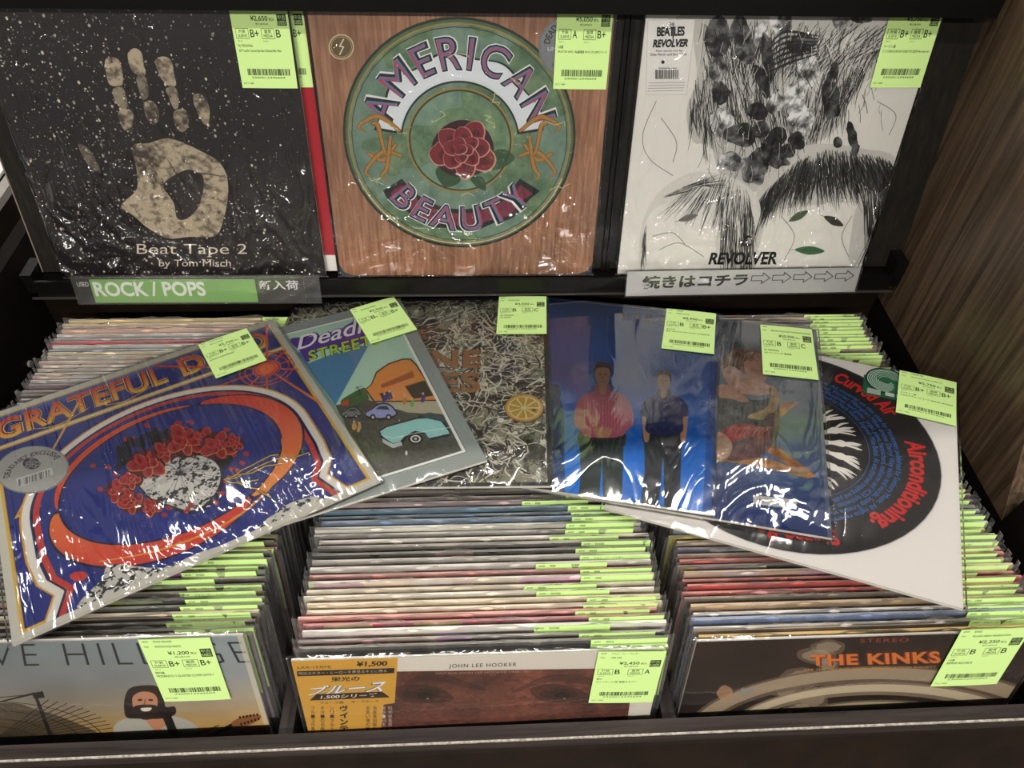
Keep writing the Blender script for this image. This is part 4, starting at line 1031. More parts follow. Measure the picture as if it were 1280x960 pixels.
# ------------------------------------------------------------------ furniture
mat_rail = wood('rail_laminate', '#1c1716', '#3b3331', (1.2, 30, 30), 0.5, 4, 0.3)
mat_div = wood('divider_laminate', '#1c1716', '#36302e', (30, 1.2, 30), 0.5, 4, 0.3)
mat_dark = plain('dark_carcass', '#18100a', 0.55, 0.25, 0.2, 25)
mat_black = plain('black_metal', '#0b0a09', 0.38, 0.1, 0.25)
mat_board = wood('black_board', '#12110f', '#201d18', (30, 30, 1.5), 0.45, 5, 0.3)
mat_panel = wood('brown_wood_panel', '#35281d', '#62503f', (26, 26, 0.9), 0.42, 5, 0.4)
mat_edge = plain('chipped_edge', '#a39b92', 0.6, 0.35, 0.3, 300)
mat_greystrip = plain('grey_channel', '#35322f', 0.3, 0.1, 0.6)
mat_floor = plain('shop_floor', '#5a5047', 0.35, 0.08, 0.5, 8)
mat_chrome = plain('bolt_metal', '#b9b6b0', 0.3, 0, 0.5, metal=0.6)

b = MB(); b.box(-3.5, 3.5, -3, 4.5, -0.02, 0.0)
tag(b.build('floor', mat_floor), kind='structure')

rack = thing('record_rack', 'dark wood record rack with three bins, black display ledge and brown side panel', 'rack', loc=(0, 0.5, 0))
def rk(name, b, mats, lab=None):
    o = b.build(name, mats, rack); o.location = (0, -0.5, 0)
    if lab: o['label'] = lab
    return o
# front rail with worn light edge
def railz(x): return 0.8202 + 0.026 * x
b = MB(); xa, xb = -0.62, 0.62
for m_, (ya, yb, z0, z1) in enumerate([(0.2375, 0.2535, -0.022, 0.0)]):
    za, zb = railz(xa), railz(xb)
    dy = -0.006
    b.hexa([(xa, ya+.003, za + z0), (xb, ya + dy+.003, zb + z0), (xb, yb + dy, zb + z0), (xa, yb, za + z0),
            (xa, ya+.003, za), (xb, ya + dy+.003, zb), (xb, yb + dy, zb), (xa, yb, za)], 0)
rk('front_rail', b, mat_rail)
b = MB()
rr = random.Random(4); N = 160
for i in range(N):
    x0 = xa + (xb - xa) * i / N; x1 = xa + (xb - xa) * (i + 1) / N; h_ = 0.0012 + 0.0009 * rr.random()
    f = (x0 - xa) / (xb - xa); ya = 0.2405 - 0.006 * f; z = railz(x0); z1 = railz(x1)
    b.hexa([(x0, ya - .0012, z - h_), (x1, ya - .0012, z1 - h_), (x1, ya, z1 - h_), (x0, ya, z - h_),
            (x0, ya - .0012, z + .0003), (x1, ya - .0012, z1 + .0003), (x1, ya + .0004, z1 + .0003), (x0, ya + .0004, z + .0003)])
rk('edge_banding', b, mat_edge, 'pale chipped edging strip')
for x in (-0.1745, 0.1775):
    b = MB(); z = railz(x) - 0.006
    b.prism([(0.195, 0.56), (0.2505, z), (0.79, z - 0.03), (0.79, 0.56)], 'x', x - 0.0065, x + 0.0065)
    rk('bin_divider', b, mat_div)
b = MB(); b.prism([(0.192, 0.592), (0.79, 0.545), (0.79, 0.530), (0.192, 0.577)], 'x', -0.555, 0.558); rk('bin_floor', b, mat_dark)
b = MB(); b.box(-0.555, 0.558, 0.79, 0.802, 0.35, 0.904); rk('bin_back', b, mat_dark)
b = MB(); b.prism([(0.195, 0.05), (0.195, 0.56), (0.245, 0.80), (0.262, 0.83), (0.44, 0.90), (0.60, 0.948), (0.93, 0.948), (0.93, 0.05)], 'x', -0.574, -0.556)
rk('side_panel', b, plain('dark_side', '#0d0907', .7, .2, .1))
b = MB(); b.prism([(0.195, 0.05), (0.195, 0.56), (0.2535, 0.835), (0.33, 0.90), (0.425, 0.905), (0.428, 0.860), (0.93, 0.860), (0.93, 0.05)], 'x', 0.5595, 0.5795); rk('side_panel', b, plain('dark_side_right', '#0d0907', .7, .2, .1))
b = MB(); b.prism([(0.4285, 0.8605), (0.475, 0.962), (0.36, 1.5), (0.93, 1.5), (0.93, 0.8605)], 'x', 0.5595, 0.5795)
rk('wood_side_panel', b, mat_panel, 'tall brown wood-grain side panel')
b = MB()
b.hexa([(-0.62, .1800, .55), (.62, .1740, .55), (.62, .1880, .55), (-.62, .1940, .55), (-.62, .2350, .7815), (.62, .2330, .8140), (.62, .2455, .8140), (-.62, .2460, .7815)])
b.hexa([(-0.62, .20, .05), (.62, .20, .05), (.62, .215, .05), (-.62, .215, .05), (-.62, .1800, .55), (.62, .1740, .55), (.62, .1880, .55), (-.62, .1940, .55)])
rk('front_panel', b, mat_dark)
b = MB(); b.box(-0.574, 0.575, 0.27, 0.93, 0.02, 0.05); rk('plinth', b, mat_black)
# back board behind the covers, leaning back
V = np.array([0.0, -0.190809, -0.981627]); NN = np.array([0.0, 0.981627, -0.190809]); DO = np.array([-0.49828, 0.82887, 1.23271])
def dpt(x, t, off=0.0): return tuple(np.array([x, DO[1], DO[2]]) + V * t + NN * off)
b = MB(); x0, x1 = -0.529, 0.559
b.hexa([dpt(x0, .315, .011), dpt(x1, .315, .011), dpt(x1, .315, .026), dpt(x0, .315, .026), dpt(x0, -.025, .011), dpt(x1, -.025, .011), dpt(x1, -.025, .026), dpt(x0, -.025, .026)])
rk('back_board', b, mat_board)
b = MB(); b.hexa([dpt(x0 - .0015, .315, .0105), dpt(x0, .315, .0105), dpt(x0, .315, .026), dpt(x0 - .0015, .315, .026), dpt(x0 - .0015, -.025, .0105), dpt(x0, -.025, .0105), dpt(x0, -.025, .026), dpt(x0 - .0015, -.025, .026)])
rk('board_edge', b, plain('edge_pale', '#6d6256', .5), 'pale thin edge of the board')
for x in (-0.1635, 0.169, 0.175):     # upright black strips between the covers
    b = MB(); b.hexa([dpt(x - .0022, .315, .006), dpt(x + .0022, .315, .006), dpt(x + .0022, .315, .011), dpt(x - .0022, .315, .011),
                      dpt(x - .0022, .0, .006), dpt(x + .0022, .0, .006), dpt(x + .0022, .0, .011), dpt(x - .0022, .0, .011)])
    rk('upright_strip', b, mat_black)
# ledge the covers stand on
b = MB(); b.box(-0.532, 0.542, 0.757, 0.802, 0.9065, 0.9155); rk('ledge', b, mat_black)
b = MB(); b.box(-0.532, 0.542, 0.7535, 0.757, 0.9040, 0.9265); rk('ledge_lip', b, mat_black)
b = MB(); b.box(-0.545, -0.532, 0.757, 0.792, 0.9065, 0.934); rk('ledge_bracket', b, mat_black)
b = MB(); b.box(0.542, 0.556, 0.757, 0.792, 0.9065, 0.945); rk('ledge_bracket', b, mat_black)
b = MB(); b.box(-0.540, 0.548, 0.7505, 0.7530, 0.9015, 0.9035); rk('price_channel', b, mat_greystrip, 'grey see-through price strip under the ledge')
# black rail above the covers
b = MB(); b.box(-0.75, 0.548, 0.800, 0.822, 1.2305, 1.262); rk('top_rail', b, mat_black)
b = MB()
n0 = 14
b.prism([(0.7060 + 0.0045 * math.cos(a), 0.8340 + 0.0045 * math.sin(a)) for a in [2 * math.pi * i / n0 for i in range(n0)]], 'x', -0.556, -0.553)
rk('bolt', b, mat_chrome, 'small round metal bolt')

# neighbouring rack on the left, seen over the side panel
nb = thing('neighbour_rack', 'dark brown neighbouring rack with pale rail, glimpsed at the left edge', 'rack', loc=(-0.9, 0.8, 0))
def nk(name, b, m_, lab=None):
    o = b.build(name, m_, nb); o.location = (0.9, -0.8, 0)
    if lab: o['label'] = lab
b = MB(); b.box(-1.25, -0.60, 0.70, 1.10, 0.05, 0.955); nk('carcass', b, mat_dark)
b = MB(); b.box(-0.612, -0.598, 0.70, 1.10, 0.955, 0.966); nk('pale_rail', b, plain('grey_rail', '#8f8a84', .5, .1), 'light grey rail')
t = thing('vinyl_record', 'white record with blue and red bands lying on the neighbouring rack, far left edge', 'record', loc=(-0.78, 0.90, 0.957))
b = MB(); b.box(-.155, .155, -.155, .155, 0, .004); b.build('cover', plain('white_card', '#dfe1e2', .4, .04), t)
for k, (col, y) in enumerate((('#c24a45', -.05), ('#3f62a0', -.01), ('#c24a45', .05))):
    b = MB(); b.box(-.13, .14, y, y + .016, .004, .0045); b.build('printed_band', plain('band', col, .4), t)

# ------------------------------------------------------------------ covers on the ledge
FD = dict(vert=film_mat('film_display', angle=.9, fine=.16, crumple=1.0, low=.12, mask_h=.17, refl=1.9, haze=.002, scale=17, dist=.045),
          vert2=film_mat('film_display_b', angle=-.7, fine=.16, crumple=1.1, low=.1, mask_h=.14, refl=2.4, haze=.006, scale=15, seedv=2.3, dist=.045),
          fan=film_mat('film_fan', angle=.75, fine=.5, crumple=.4, low=.25, mask_h=.2, refl=2.5, haze=.004, scale=13, seedv=5.1, aniso=.05, rough=.08),
          fan2=film_mat('film_fan_b', angle=-.9, fine=.16, crumple=.5, low=.1, mask_h=.14, refl=3.0, haze=.006, scale=11, seedv=7.7, aniso=.08),
          foil=film_mat('film_foil', angle=-.9, fine=.05, crumple=.22, low=.04, mask_h=.08, refl=3.0, haze=.003, scale=10, seedv=3.7, rough=.06, aniso=.3),
          calm=film_mat('film_calm', angle=.3, fine=.06, crumple=.12, low=.3, mask_h=.1, refl=1.2, haze=.004, scale=8, seedv=1.7))
S = .317
U = (1, 0, 0)
r = Rec('red record sleeve peeking out behind the black handprint cover on the ledge', np.array([DO[0] + .018, DO[1], DO[2]]) + NN * .0052, U, V, .313)
r.cover(art_red_back(r.H))
r.label(label_canvas('LOYLE CARNER', 'YESTERDAYS GONE', '2,950', 'B', 'B+'), [(318, 17), (381, 17), (390, 109), (327, 109)], lift=.0004, zclip=.088)
r = Rec('black white-speckled record with a beige handprint, reading Beat Tape 2, on the ledge', DO, U, V, S)
r.cover(art_handprint(r.H)); r.film(FD['vert'], seed=3, over=.003)
r.label(label_canvas('TOM MISCH', 'BEAT TAPE 2 (2LP VINYL)', '2,650', 'B+', 'B', 'DJ ORIGINAL', '2LP Loyle Carner/Jordan Rakei/Alfa Mist'), [(289, 17), (361, 18), (372, 109.6), (303, 109)], zclip=.088)
r = Rec('brown wood-grain record with a green roundel and a red blossom, centre of the ledge', DO + np.array([.3348, 0, 0]), U, V, S)
r.cover(art_roundel(r.H)); r.film(FD['vert2'], seed=5, over=.003)
r.label(label_canvas('GRATEFUL DEAD', 'AMERICAN BEAUTY', '5,050', 'A', 'B+', 'US盤', 'SPLATTER VINYL 180g重量盤 50TH LTD 20年リリース'), [(694.6, 17), (767, 17), (756, 111.6), (692.6, 109.7)], zclip=.09)
r = Rec('white record covered in black ink hatching, reading REVOLVER, right end of the ledge', DO + np.array([.6852, 0, 0]), U, V, S)
r.cover(art_ink(r.H)); r.film(FD['vert'], seed=8, over=.003)
r.label(label_canvas('BEATLES', 'REVOLVER (SPECIAL EDITION / LP)', '5,750', 'B+', 'B+', 'マーチン編', 'ミックス/REVOLVER NEW STEREO MIX 2022年 New stereo mix'), [(1113.4, 15.6), (1180, 15), (1147, 109), (1084.7, 108.4)], zclip=.09)

# ------------------------------------------------------------------ the fan of records lying across the bins
TX, TY, Z0, PITCH = -0.12734, 0.0534, 0.911, 0.005
def fan_frame(px, py, a, s, k):
    n = np.array([-TY, -TX, 1.0]); n /= np.linalg.norm(n)
    ex = np.array([1, 0, TY]); ex /= np.linalg.norm(ex); ey = np.cross(n, ex)
    u = math.cos(a) * ex + math.sin(a) * ey; v = math.sin(a) * ex - math.cos(a) * ey
    o = np.array([px, py, Z0 + TX * (py - .5) + TY * px + k * PITCH])
    return o - s / 2 * u - s / 2 * v, u, v
def fan(k, label, pose, art, film, lab, quad, **kw):
    TL, u, v = fan_frame(*pose, k)
    r = Rec(label, TL, u, v, pose[3])
    r.cover(art(r.H), **{q: kw[q] for q in kw if q in ('metal', 'rough', 'spec', 'edge')})
    r.film(film, seed=k + 11, over=.003, bowl=kw.get('bowl'))
    r.label(label_canvas(*lab), quad, lift=kw.get('lift', .0026))
    return r
fan(0, 'white record with a black disc of red and blue lettering, right end of the fan', (.3295, .4865, -.4291, .3107), art_disc, FD['calm'],
    ('CURVED AIR', 'AIRCONDITIONING (UK盤/LTD)', '5,750', 'B+', 'B+', 'ピクチャー盤', 'LTD/ピクチャーレコード SIDE/UK ORIGINAL'), [(1124.2, 465.5), (1196, 480), (1192.7, 535), (1118.4, 516.6)])
fan(1, 'slate blue record with brown curls and ochre cloth, fanned over the black disc record', (.2136, .5576, -.2885, .3239), art_drapery, FD['fan2'],
    ('', 'MELLON COLLIE AND THE INFINITE SADNESS', '20,950', 'B', 'C', 'EU ORIGINAL', '3LP ナンバリング 限定盤'), [(951, 408.4), (1017.3, 413.9), (1019.4, 477.1), (952, 469.2)], rough=.3)
fan(2, 'shiny blue record with two standing men in shirts, in the middle of the fan', (.1067, .5854, -.2635, .3228), art_two_men, FD['foil'],
    ('WEEZER', 'WEEZER (BLUE)', '8,950', 'B', 'B+', '★★★★', '限定 180G BLUE FOIL JACKET NUMBERED'), [(833.1, 387.8), (895, 394), (891.9, 444.8), (826.6, 437.3)],
    rough=.28, metal=.35, bowl=lambda a, c: .0033 * math.exp(-((c - .42) / .16) ** 2) * min(1, 6 * min(a, 1 - a)), lift=.0026)
fan(3, 'black and cream paint-splattered record with a lemon slice, left of the blue record', (-.0746, .5985, -.0571, .3216), art_splatter, FD['fan'],
    ('', 'STONE ROSES', '3,550', 'B', 'C', 'UK ORIGINAL', '1ST ALBUM'), [(623.4, 373.6), (683.8, 372), (682.3, 420), (621, 419.2)])
fan(4, 'grey-bordered record with an orange shed and pale blue car, reading STREETS', (-.1867, .5578, .3473, .3138), art_street, FD['calm'],
    ('', 'DEADLINE STREETS', '3,550', 'B-', 'B+', '', ''), [(439, 388.7), (495.3, 371.8), (518.9, 415), (462.4, 432.2)])
fan(5, 'deep blue record with an orange ring and red blossoms, reading GRATEFUL DEAD', (-.3069, .5009, .5134, .3211), art_blue_rose, FD['fan'],
    ('GRATEFUL DEAD', 'SKULL & ROSES', '5,750', 'B+', 'B+', '2LP/50TH ANNIVERSARY', ''), [(247.7, 433.3), (308, 412.7), (334.8, 452), (271.6, 475)])

# ------------------------------------------------------------------ records standing in the bins
LEAN = math.atan2(.2, .98)
def objcol_mat():
    m, nt, b_ = new_mat('plain_printed_card')
    oi = nd(nt, 'ShaderNodeObjectInfo'); tc = nd(nt, 'ShaderNodeTexCoord')
    mp = nd(nt, 'ShaderNodeMapping'); mp.inputs['Scale'].default_value = (9, 1, 16)
    cx = nd(nt, 'ShaderNodeCombineXYZ'); mu = nd(nt, 'ShaderNodeMath', operation='MULTIPLY'); mu.inputs[1].default_value = 40
    nt.links.new(oi.outputs['Random'], mu.inputs[0]); nt.links.new(mu.outputs[0], cx.inputs[1]); nt.links.new(mu.outputs[0], cx.inputs[0])
    nt.links.new(cx.outputs[0], mp.inputs['Location']); nt.links.new(tc.outputs['Object'], mp.inputs[0])
    nz = nd(nt, 'ShaderNodeTexNoise', Scale=1.0, Detail=4.0, Distortion=.4); nt.links.new(mp.outputs[0], nz.inputs['Vector'])
    hs = nd(nt, 'ShaderNodeHueSaturation'); nt.links.new(oi.outputs['Color'], hs.inputs['Color'])
    mr = nd(nt, 'ShaderNodeMapRange'); nt.links.new(nz.outputs[0], mr.inputs[0]); mr.inputs[1].default_value = .3; mr.inputs[2].default_value = .7
    mr.inputs[3].default_value = .62; mr.inputs[4].default_value = 1.25
    # printed blocks of other colours near the head of some covers
    vo = nd(nt, 'ShaderNodeTexVoronoi', voronoi_dimensions='1D', Scale=26.0); sx = nd(nt, 'ShaderNodeSeparateXYZ'); nt.links.new(tc.outputs['Object'], sx.inputs[0])
    ad = nd(nt, 'ShaderNodeMath', operation='ADD'); nt.links.new(sx.outputs[0], ad.inputs[0]); nt.links.new(mu.outputs[0], ad.inputs[1]); nt.links.new(ad.outputs[0], vo.inputs['W'])
    sc_ = nd(nt, 'ShaderNodeSeparateColor'); nt.links.new(vo.outputs['Color'], sc_.inputs[0])
    g1 = nd(nt, 'ShaderNodeMath', operation='GREATER_THAN'); nt.links.new(sc_.outputs[0], g1.inputs[0]); g1.inputs[1].default_value = .6
    fr_ = nd(nt, 'ShaderNodeMath', operation='FRACT'); m7 = nd(nt, 'ShaderNodeMath', operation='MULTIPLY'); m7.inputs[1].default_value = 7.3
    nt.links.new(oi.outputs['Random'], m7.inputs[0]); nt.links.new(m7.outputs[0], fr_.inputs[0])
    g2 = nd(nt, 'ShaderNodeMath', operation='GREATER_THAN'); nt.links.new(fr_.outputs[0], g2.inputs[0]); g2.inputs[1].default_value = .66
    gg = nd(nt, 'ShaderNodeMath', operation='MULTIPLY'); nt.links.new(g1.outputs[0], gg.inputs[0]); nt.links.new(g2.outputs[0], gg.inputs[1])
    gh = nd(nt, 'ShaderNodeMath', operation='MULTIPLY'); gh.inputs[1].default_value = .38; nt.links.new(gg.outputs[0], gh.inputs[0])
    mxc = nd(nt, 'ShaderNodeMix', data_type='RGBA'); nt.links.new(gh.outputs[0], mxc.inputs[0]); nt.links.new(oi.outputs['Color'], mxc.inputs[6]); nt.links.new(vo.outputs['Color'], mxc.inputs[7])
    nt.links.new(mxc.outputs[2], hs.inputs['Color'])
    nt.links.new(mr.outputs[0], hs.inputs['Value'])
    nt.links.new(hs.outputs[0], b_.inputs['Base Color']); b_.inputs['Roughness'].default_value = .45
    return m
mat_card = objcol_mat()
def edgecol_mat():
    m, nt, b_ = new_mat('card_spine'); oi = nd(nt, 'ShaderNodeObjectInfo')
    mx = nd(nt, 'ShaderNodeMix', data_type='RGBA'); mx.inputs[0].default_value = .35
    nt.links.new(oi.outputs['Color'], mx.inputs[6]); mx.inputs[7].default_value = (.62, .57, .48, 1)
    nt.links.new(mx.outputs[2], b_.inputs['Base Color']); b_.inputs['Roughness'].default_value = .6
    return m
mat_spine = edgecol_mat()
FB = film_mat('film_bin', angle=1.2, fine=.25, crumple=.5, low=.25, mask_h=.06, refl=3.4, haze=.04, scale=22, seedv=9.1, dist=.012)
CW, CH = .313, .312
def card_mesh(th):
    b = MB(); h = CW / 2
    b.quad((-h, 0, 0), (h, 0, 0), (h, 0, CH), (-h, 0, CH), m=0); b.quad((h, th, 0), (-h, th, 0), (-h, th, CH), (h, th, CH), m=0)
    b.quad((-h, 0, CH), (h, 0, CH), (h, th, CH), (-h, th, CH), m=1); b.quad((-h, th, 0), (h, th, 0), (h, 0, 0), (-h, 0, 0), m=1)
    b.quad((-h, th, 0), (-h, 0, 0), (-h, 0, CH), (-h, th, CH), m=1); b.quad((h, 0, 0), (h, th, 0), (h, th, CH), (h, 0, CH), m=1)
    return b.mesh('cover', [mat_card, mat_spine])
cards = [card_mesh(.0026), card_mesh(.0034)]
def film_mesh(seed):
    rg = np.random.RandomState(seed); b = MB(); h = CW / 2 + .0045; ph = rg.rand(8) * 6.28; up = .0025 + rg.rand() * .003
    rows = [-.0005, .10, .22, CH - .02, CH - .004, CH + .001, CH + up * .6, CH + up]
    nu = 30
    def y(i, z, back):
        x = i / nu; e = max(0, (z - (CH - .03)) / .03)
        w_ = .0009 * math.sin(23 * x + ph[0]) + .0007 * math.sin(51 * x + ph[1]) + .0006 * math.sin(97 * x + ph[2])
        side = max(0, 1 - min(x, 1 - x) * 30) * .0012 * math.sin(z * 60 + ph[3])
        return (.0044 if back else -.0007) + (w_ * e * 1.0 if not back else w_ * e) + side
    for back in (0,):
        rr_ = rows if not back else rows[3:]
        def fn(a, c, back=back, rr_=rr_):
            i = a * nu; k = min(len(rr_) - 1, int(round(c * (len(rr_) - 1)))); z = rr_[k]
            if k == len(rr_) - 1: z += .0016 * math.sin(a * 17 + ph[4]) + .0008 * math.sin(a * 61 + ph[5])
            yy = y(i, z, back)
            if z < CH: yy = min(yy, -.0004) if not back else max(yy, .0037)
            return (-h + 2 * h * a, yy, z)
        b.grid(nu, len(rr_) - 1, fn)
    for sx in (-1, 1):
        for k in range(len(rows) - 1):
            i = 0 if sx < 0 else nu
            b.quad((sx*h, min(y(i, rows[k], 0), -.0004), rows[k]), (sx*h, .0042, rows[k]), (sx*h, .0042, rows[k+1]), (sx*h, min(y(i, rows[k+1], 0), -.0004), rows[k+1]))
    return b.mesh('plastic_sleeve', FB)
films = [film_mesh(s) for s in range(6)]
def tag_mesh(canvas, wd=.066):
    b = MB(); hg = .085; t = .0002
    b.grid(3, 3, lambda a, c: (-wd/2 + wd*a, -.0003*math.sin(math.pi*a), -hg + hg*c))
    b.quad((wd/2, t, -hg), (-wd/2, t, -hg), (-wd/2, t, 0), (wd/2, t, 0), m=1)
    im = canvas.image('label_print')
    return b.mesh('price_label', [img_mat('printed_label', im, .5, .3), mat_label_paper_back])
tags = [tag_mesh(label_canvas(a, t_, p, g1, g2, n_, '', True)) for a, t_, p, g1, g2, n_ in
        (('DOORS', 'L.A. WOMAN', '1,850', 'B', 'B+', '国内盤'), ('DION', 'RUNAROUND SUE', '1,450', 'B', 'B', '国内盤'), ('UB40', 'LABOUR OF LOVE', '950', 'B+', 'B+', 'UK盤'),
         ('ジョン・リー・フッカー', 'BURNIN', '2,150', 'B', 'A', '帯付'), ('FREE', 'HIGHWAY', '1,650', 'B', 'B+', 'US盤'), ('KINKS', 'ARTHUR', '2,350', 'B+', 'B', 'US盤'))]
class BinRec:
    def __init__(s, label, x, y, ztop, col, k, rg, tagx=None, group=None, lean=None, wide=False):
        ln = LEAN + (lean or 0)
        # origin on the bin floor: bottom centre
        o = (x, y - CH * math.sin(ln), ztop - CH * math.cos(ln))
        s.mat = Matrix.Translation(o) @ Matrix.Rotation(-ln, 4, 'X')
        s.root = thing('vinyl_record', label, 'record', s.mat, group=group)
        c = bpy.data.objects.new('cover', cards[k % 2]); link(c, s.root); c.color = lin(col) + (1,)
        f = bpy.data.objects.new('plastic_sleeve', films[rg.randrange(6)]); link(f, s.root)
        if rg.random() < .5: f.scale = (-1, 1, 1)
        t_ = bpy.data.objects.new('price_label', tags[rg.randrange(6)]); link(t_, s.root)
        t_.location = (tagx if tagx is not None else CW / 2 - .037 + rg.uniform(-.005, .004), -.0019, CH + .003)
        s.cover = c; s.film_o = f; s.tag = t_
HUES = {}
def cname(h):
    r_, g_, b_ = srgb(h); mx, mn = max(r_, g_, b_), min(r_, g_, b_); L = (mx + mn) / 2
    if mx - mn < .075: return 'black' if L < .17 else 'charcoal' if L < .32 else 'mid grey' if L < .55 else 'pale grey' if L < .78 else 'white'
    if r_ >= g_ and g_ >= b_:
        if L > .68: return 'cream'
        if r_ - g_ < .12: return 'olive' if g_ - b_ > .2 else 'taupe'
        if g_ - b_ > .25 and r_ > .7: return 'yellow'
        if g_ - b_ < .12 and r_ > .6: return 'rose' if L > .5 else 'red'
        return 'tan' if L > .5 else 'brown'
    if r_ >= b_ and b_ > g_: return 'pink' if L > .5 else 'maroon'
    if b_ >= g_ and g_ >= r_: return 'blue' if L < .6 else 'pale blue'
    if g_ >= b_ : return 'green'
    return 'mauve'
ORD = ['zeroth', 'first', 'second', 'third', 'fourth', 'fifth', 'sixth', 'seventh', 'eighth', 'ninth', 'tenth', 'eleventh', 'twelfth', 'thirteenth', 'fourteenth', 'fifteenth', 'sixteenth', 'seventeenth', 'eighteenth', 'nineteenth']
TENS = {20: 'twent', 30: 'thirt', 40: 'fort', 50: 'fift', 60: 'sixt', 70: 'sevent'}
def ordinal(n):
    if n < 20: return ORD[n]
    t_, u_ = n // 10 * 10, n % 10
    return TENS[t_] + ('ieth' if u_ == 0 else 'y-' + ORD[u_])
LIT = dict(
 left=['#2a2c28', '#23251f', '#3a382c', '#c2b09a', '#343c36', '#1f1f1f', '#4b4538', '#2b2f2d', '#5a5348', '#1c1c1c', '#3d463c', '#77705f', '#2a2724', '#8c2f2c', '#46502f', '#20211f', '#2c3a2c', '#59606a'],
 leftrear=['#dcc591', '#e0cfae', '#b9948c', '#cda793', '#c9c7c2', '#b7b3b4', '#bd4a57', '#cfc6bc', '#93a3bb', '#ddd0ac', '#b0a79d', '#cbb5ab', '#dcd0c4', '#a9a29c', '#c8b7b0', '#8f827b', '#b8b0ac', '#6b5560', '#8d7a78', '#4f4148', '#94877d', '#c5bbb0'],
 centre=['#3f3a38', '#8a8681', '#e8e5de', '#b23f54', '#d3857e', '#e0d0b6', '#d6c5a6', '#e4dccd', '#cbbea6', '#d8cebe', '#b56c64', '#c7c3bd', '#a09a92', '#1a1a1a', '#6b6660', '#d5cfc3', '#8c8a86', '#d8d5c8', '#5f7ea3', '#38677f', '#5f8097', '#c6acae', '#6c635b', '#544c45', '#3f3934', '#262423', '#a18a63', '#3a302c', '#1d1c1c'],
 centrerear=['#2b2624', '#6a6259', '#a39b8e', '#3e4a58'],
 right=['#d6a62f', '#dbd9d6', '#5c76a5', '#e2ded6', '#ba976a', '#6e5a48', '#c2342d', '#c5382f', '#b0342c', '#d2b79c', '#1c1c1e', '#c1483f', '#8c6f60', '#3a3a6c', '#b5a08a', '#b3ab4a', '#9db4c8', '#49586a', '#8c9198', '#343a44'],
 rightrear=['#6d5d52', '#d3c6a6', '#9b9193', '#8e8a90', '#625d5c', '#bb5548', '#7b6669', '#8b8190', '#8b7261', '#9f8770', '#8f806b', '#5b4e4a', '#a59483', '#7c5f58'])
def bin_fill(name, side, x0, first_i, seq, rear, xs=.004, y0=.2840):
    rg = random.Random(name); y = y0; n = 0
    total = int((.742 - y) / .0070)
    seen = {}
    for i in range(total):
        zt = .9185 - .082 * (y - .277) + rg.uniform(-.0016, .0016)
        back_i = total - 1 - i
        if i < len(seq): col = seq[i]
        elif back_i < len(rear): col = rear[back_i]
        else: col = rg.choice(rear + seq)
        n = i + 2
        pos = '%s from the front in the %s bin' % (ordinal(n), side) if n <= 32 else '%s from the back in the %s bin' % (ordinal(back_i + 1), side)
        lab = '%s record sleeve in clear plastic, %s' % (cname(col), pos)
        tx = None
        if rg.random() < .12: tx = CW / 2 - .08 + rg.uniform(-.02, .02)
        BinRec(lab, x0 + rg.uniform(-xs, xs), y, zt, col, rg.randrange(2), rg, tx, group='records standing in the %s bin' % side, lean=rg.uniform(-.004, .004))
        y += rg.uniform(.0058, .0082)
bin_fill('left', 'left', -.345, 2, LIT['left'], LIT['leftrear'], y0=.2985)
bin_fill('centre', 'centre', .0065, 2, LIT['centre'], LIT['centrerear'])
bin_fill('right', 'right', .3455, 2, LIT['right'], LIT['rightrear'])

# the three records at the front of the bins
FV = np.array([0, -math.sin(LEAN), -math.cos(LEAN)])
def front(label, TL, art, film, lab, quad, s=.313):
    r = Rec(label, TL, (1, 0, 0), FV, s, th=.0026)
    r.cover(art(r.H)); r.film(film, seed=int(abs(TL[0]) * 1000), over=.0035, bulge=.0006)
    r.label(label_canvas(*lab), quad, lift=.0022)
FF = film_mat('film_front', angle=.2, fine=.10, crumple=.1, low=.5, mask_h=.3, refl=1.2, haze=.005, scale=10, seedv=4.4)
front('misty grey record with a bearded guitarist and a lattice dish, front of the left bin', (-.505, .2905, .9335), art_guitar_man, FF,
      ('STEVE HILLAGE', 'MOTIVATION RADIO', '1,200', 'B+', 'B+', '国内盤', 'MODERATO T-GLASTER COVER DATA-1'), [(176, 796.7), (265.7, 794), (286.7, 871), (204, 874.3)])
front('white record with an ochre paper band, dark brown close-up, front of the centre bin', (-.1535, .2750, .9165), art_close_eyes, FF,
      ('ジョン・リー・フッカー', '1948-1952', '2,450', 'B', 'A', '帯付', 'ヴィンテージ/帯 見開きカバー'), [(746.4, 812), (834, 811), (814, 874.9), (736.4, 875.7)])
front('dark brown record with blurred white rings, reading THE KINKS, front of the right bin', (.1865, .2770, .9245), art_white_rings, FF,
      ('KINKS', 'VILLAGE GREEN PRESERVATION', '2,250', 'B', 'B', 'US盤', 'REPRISE RECORDS'), [(1199, 785.5), (1287, 781), (1245.8, 852.7), (1163, 854.9)])

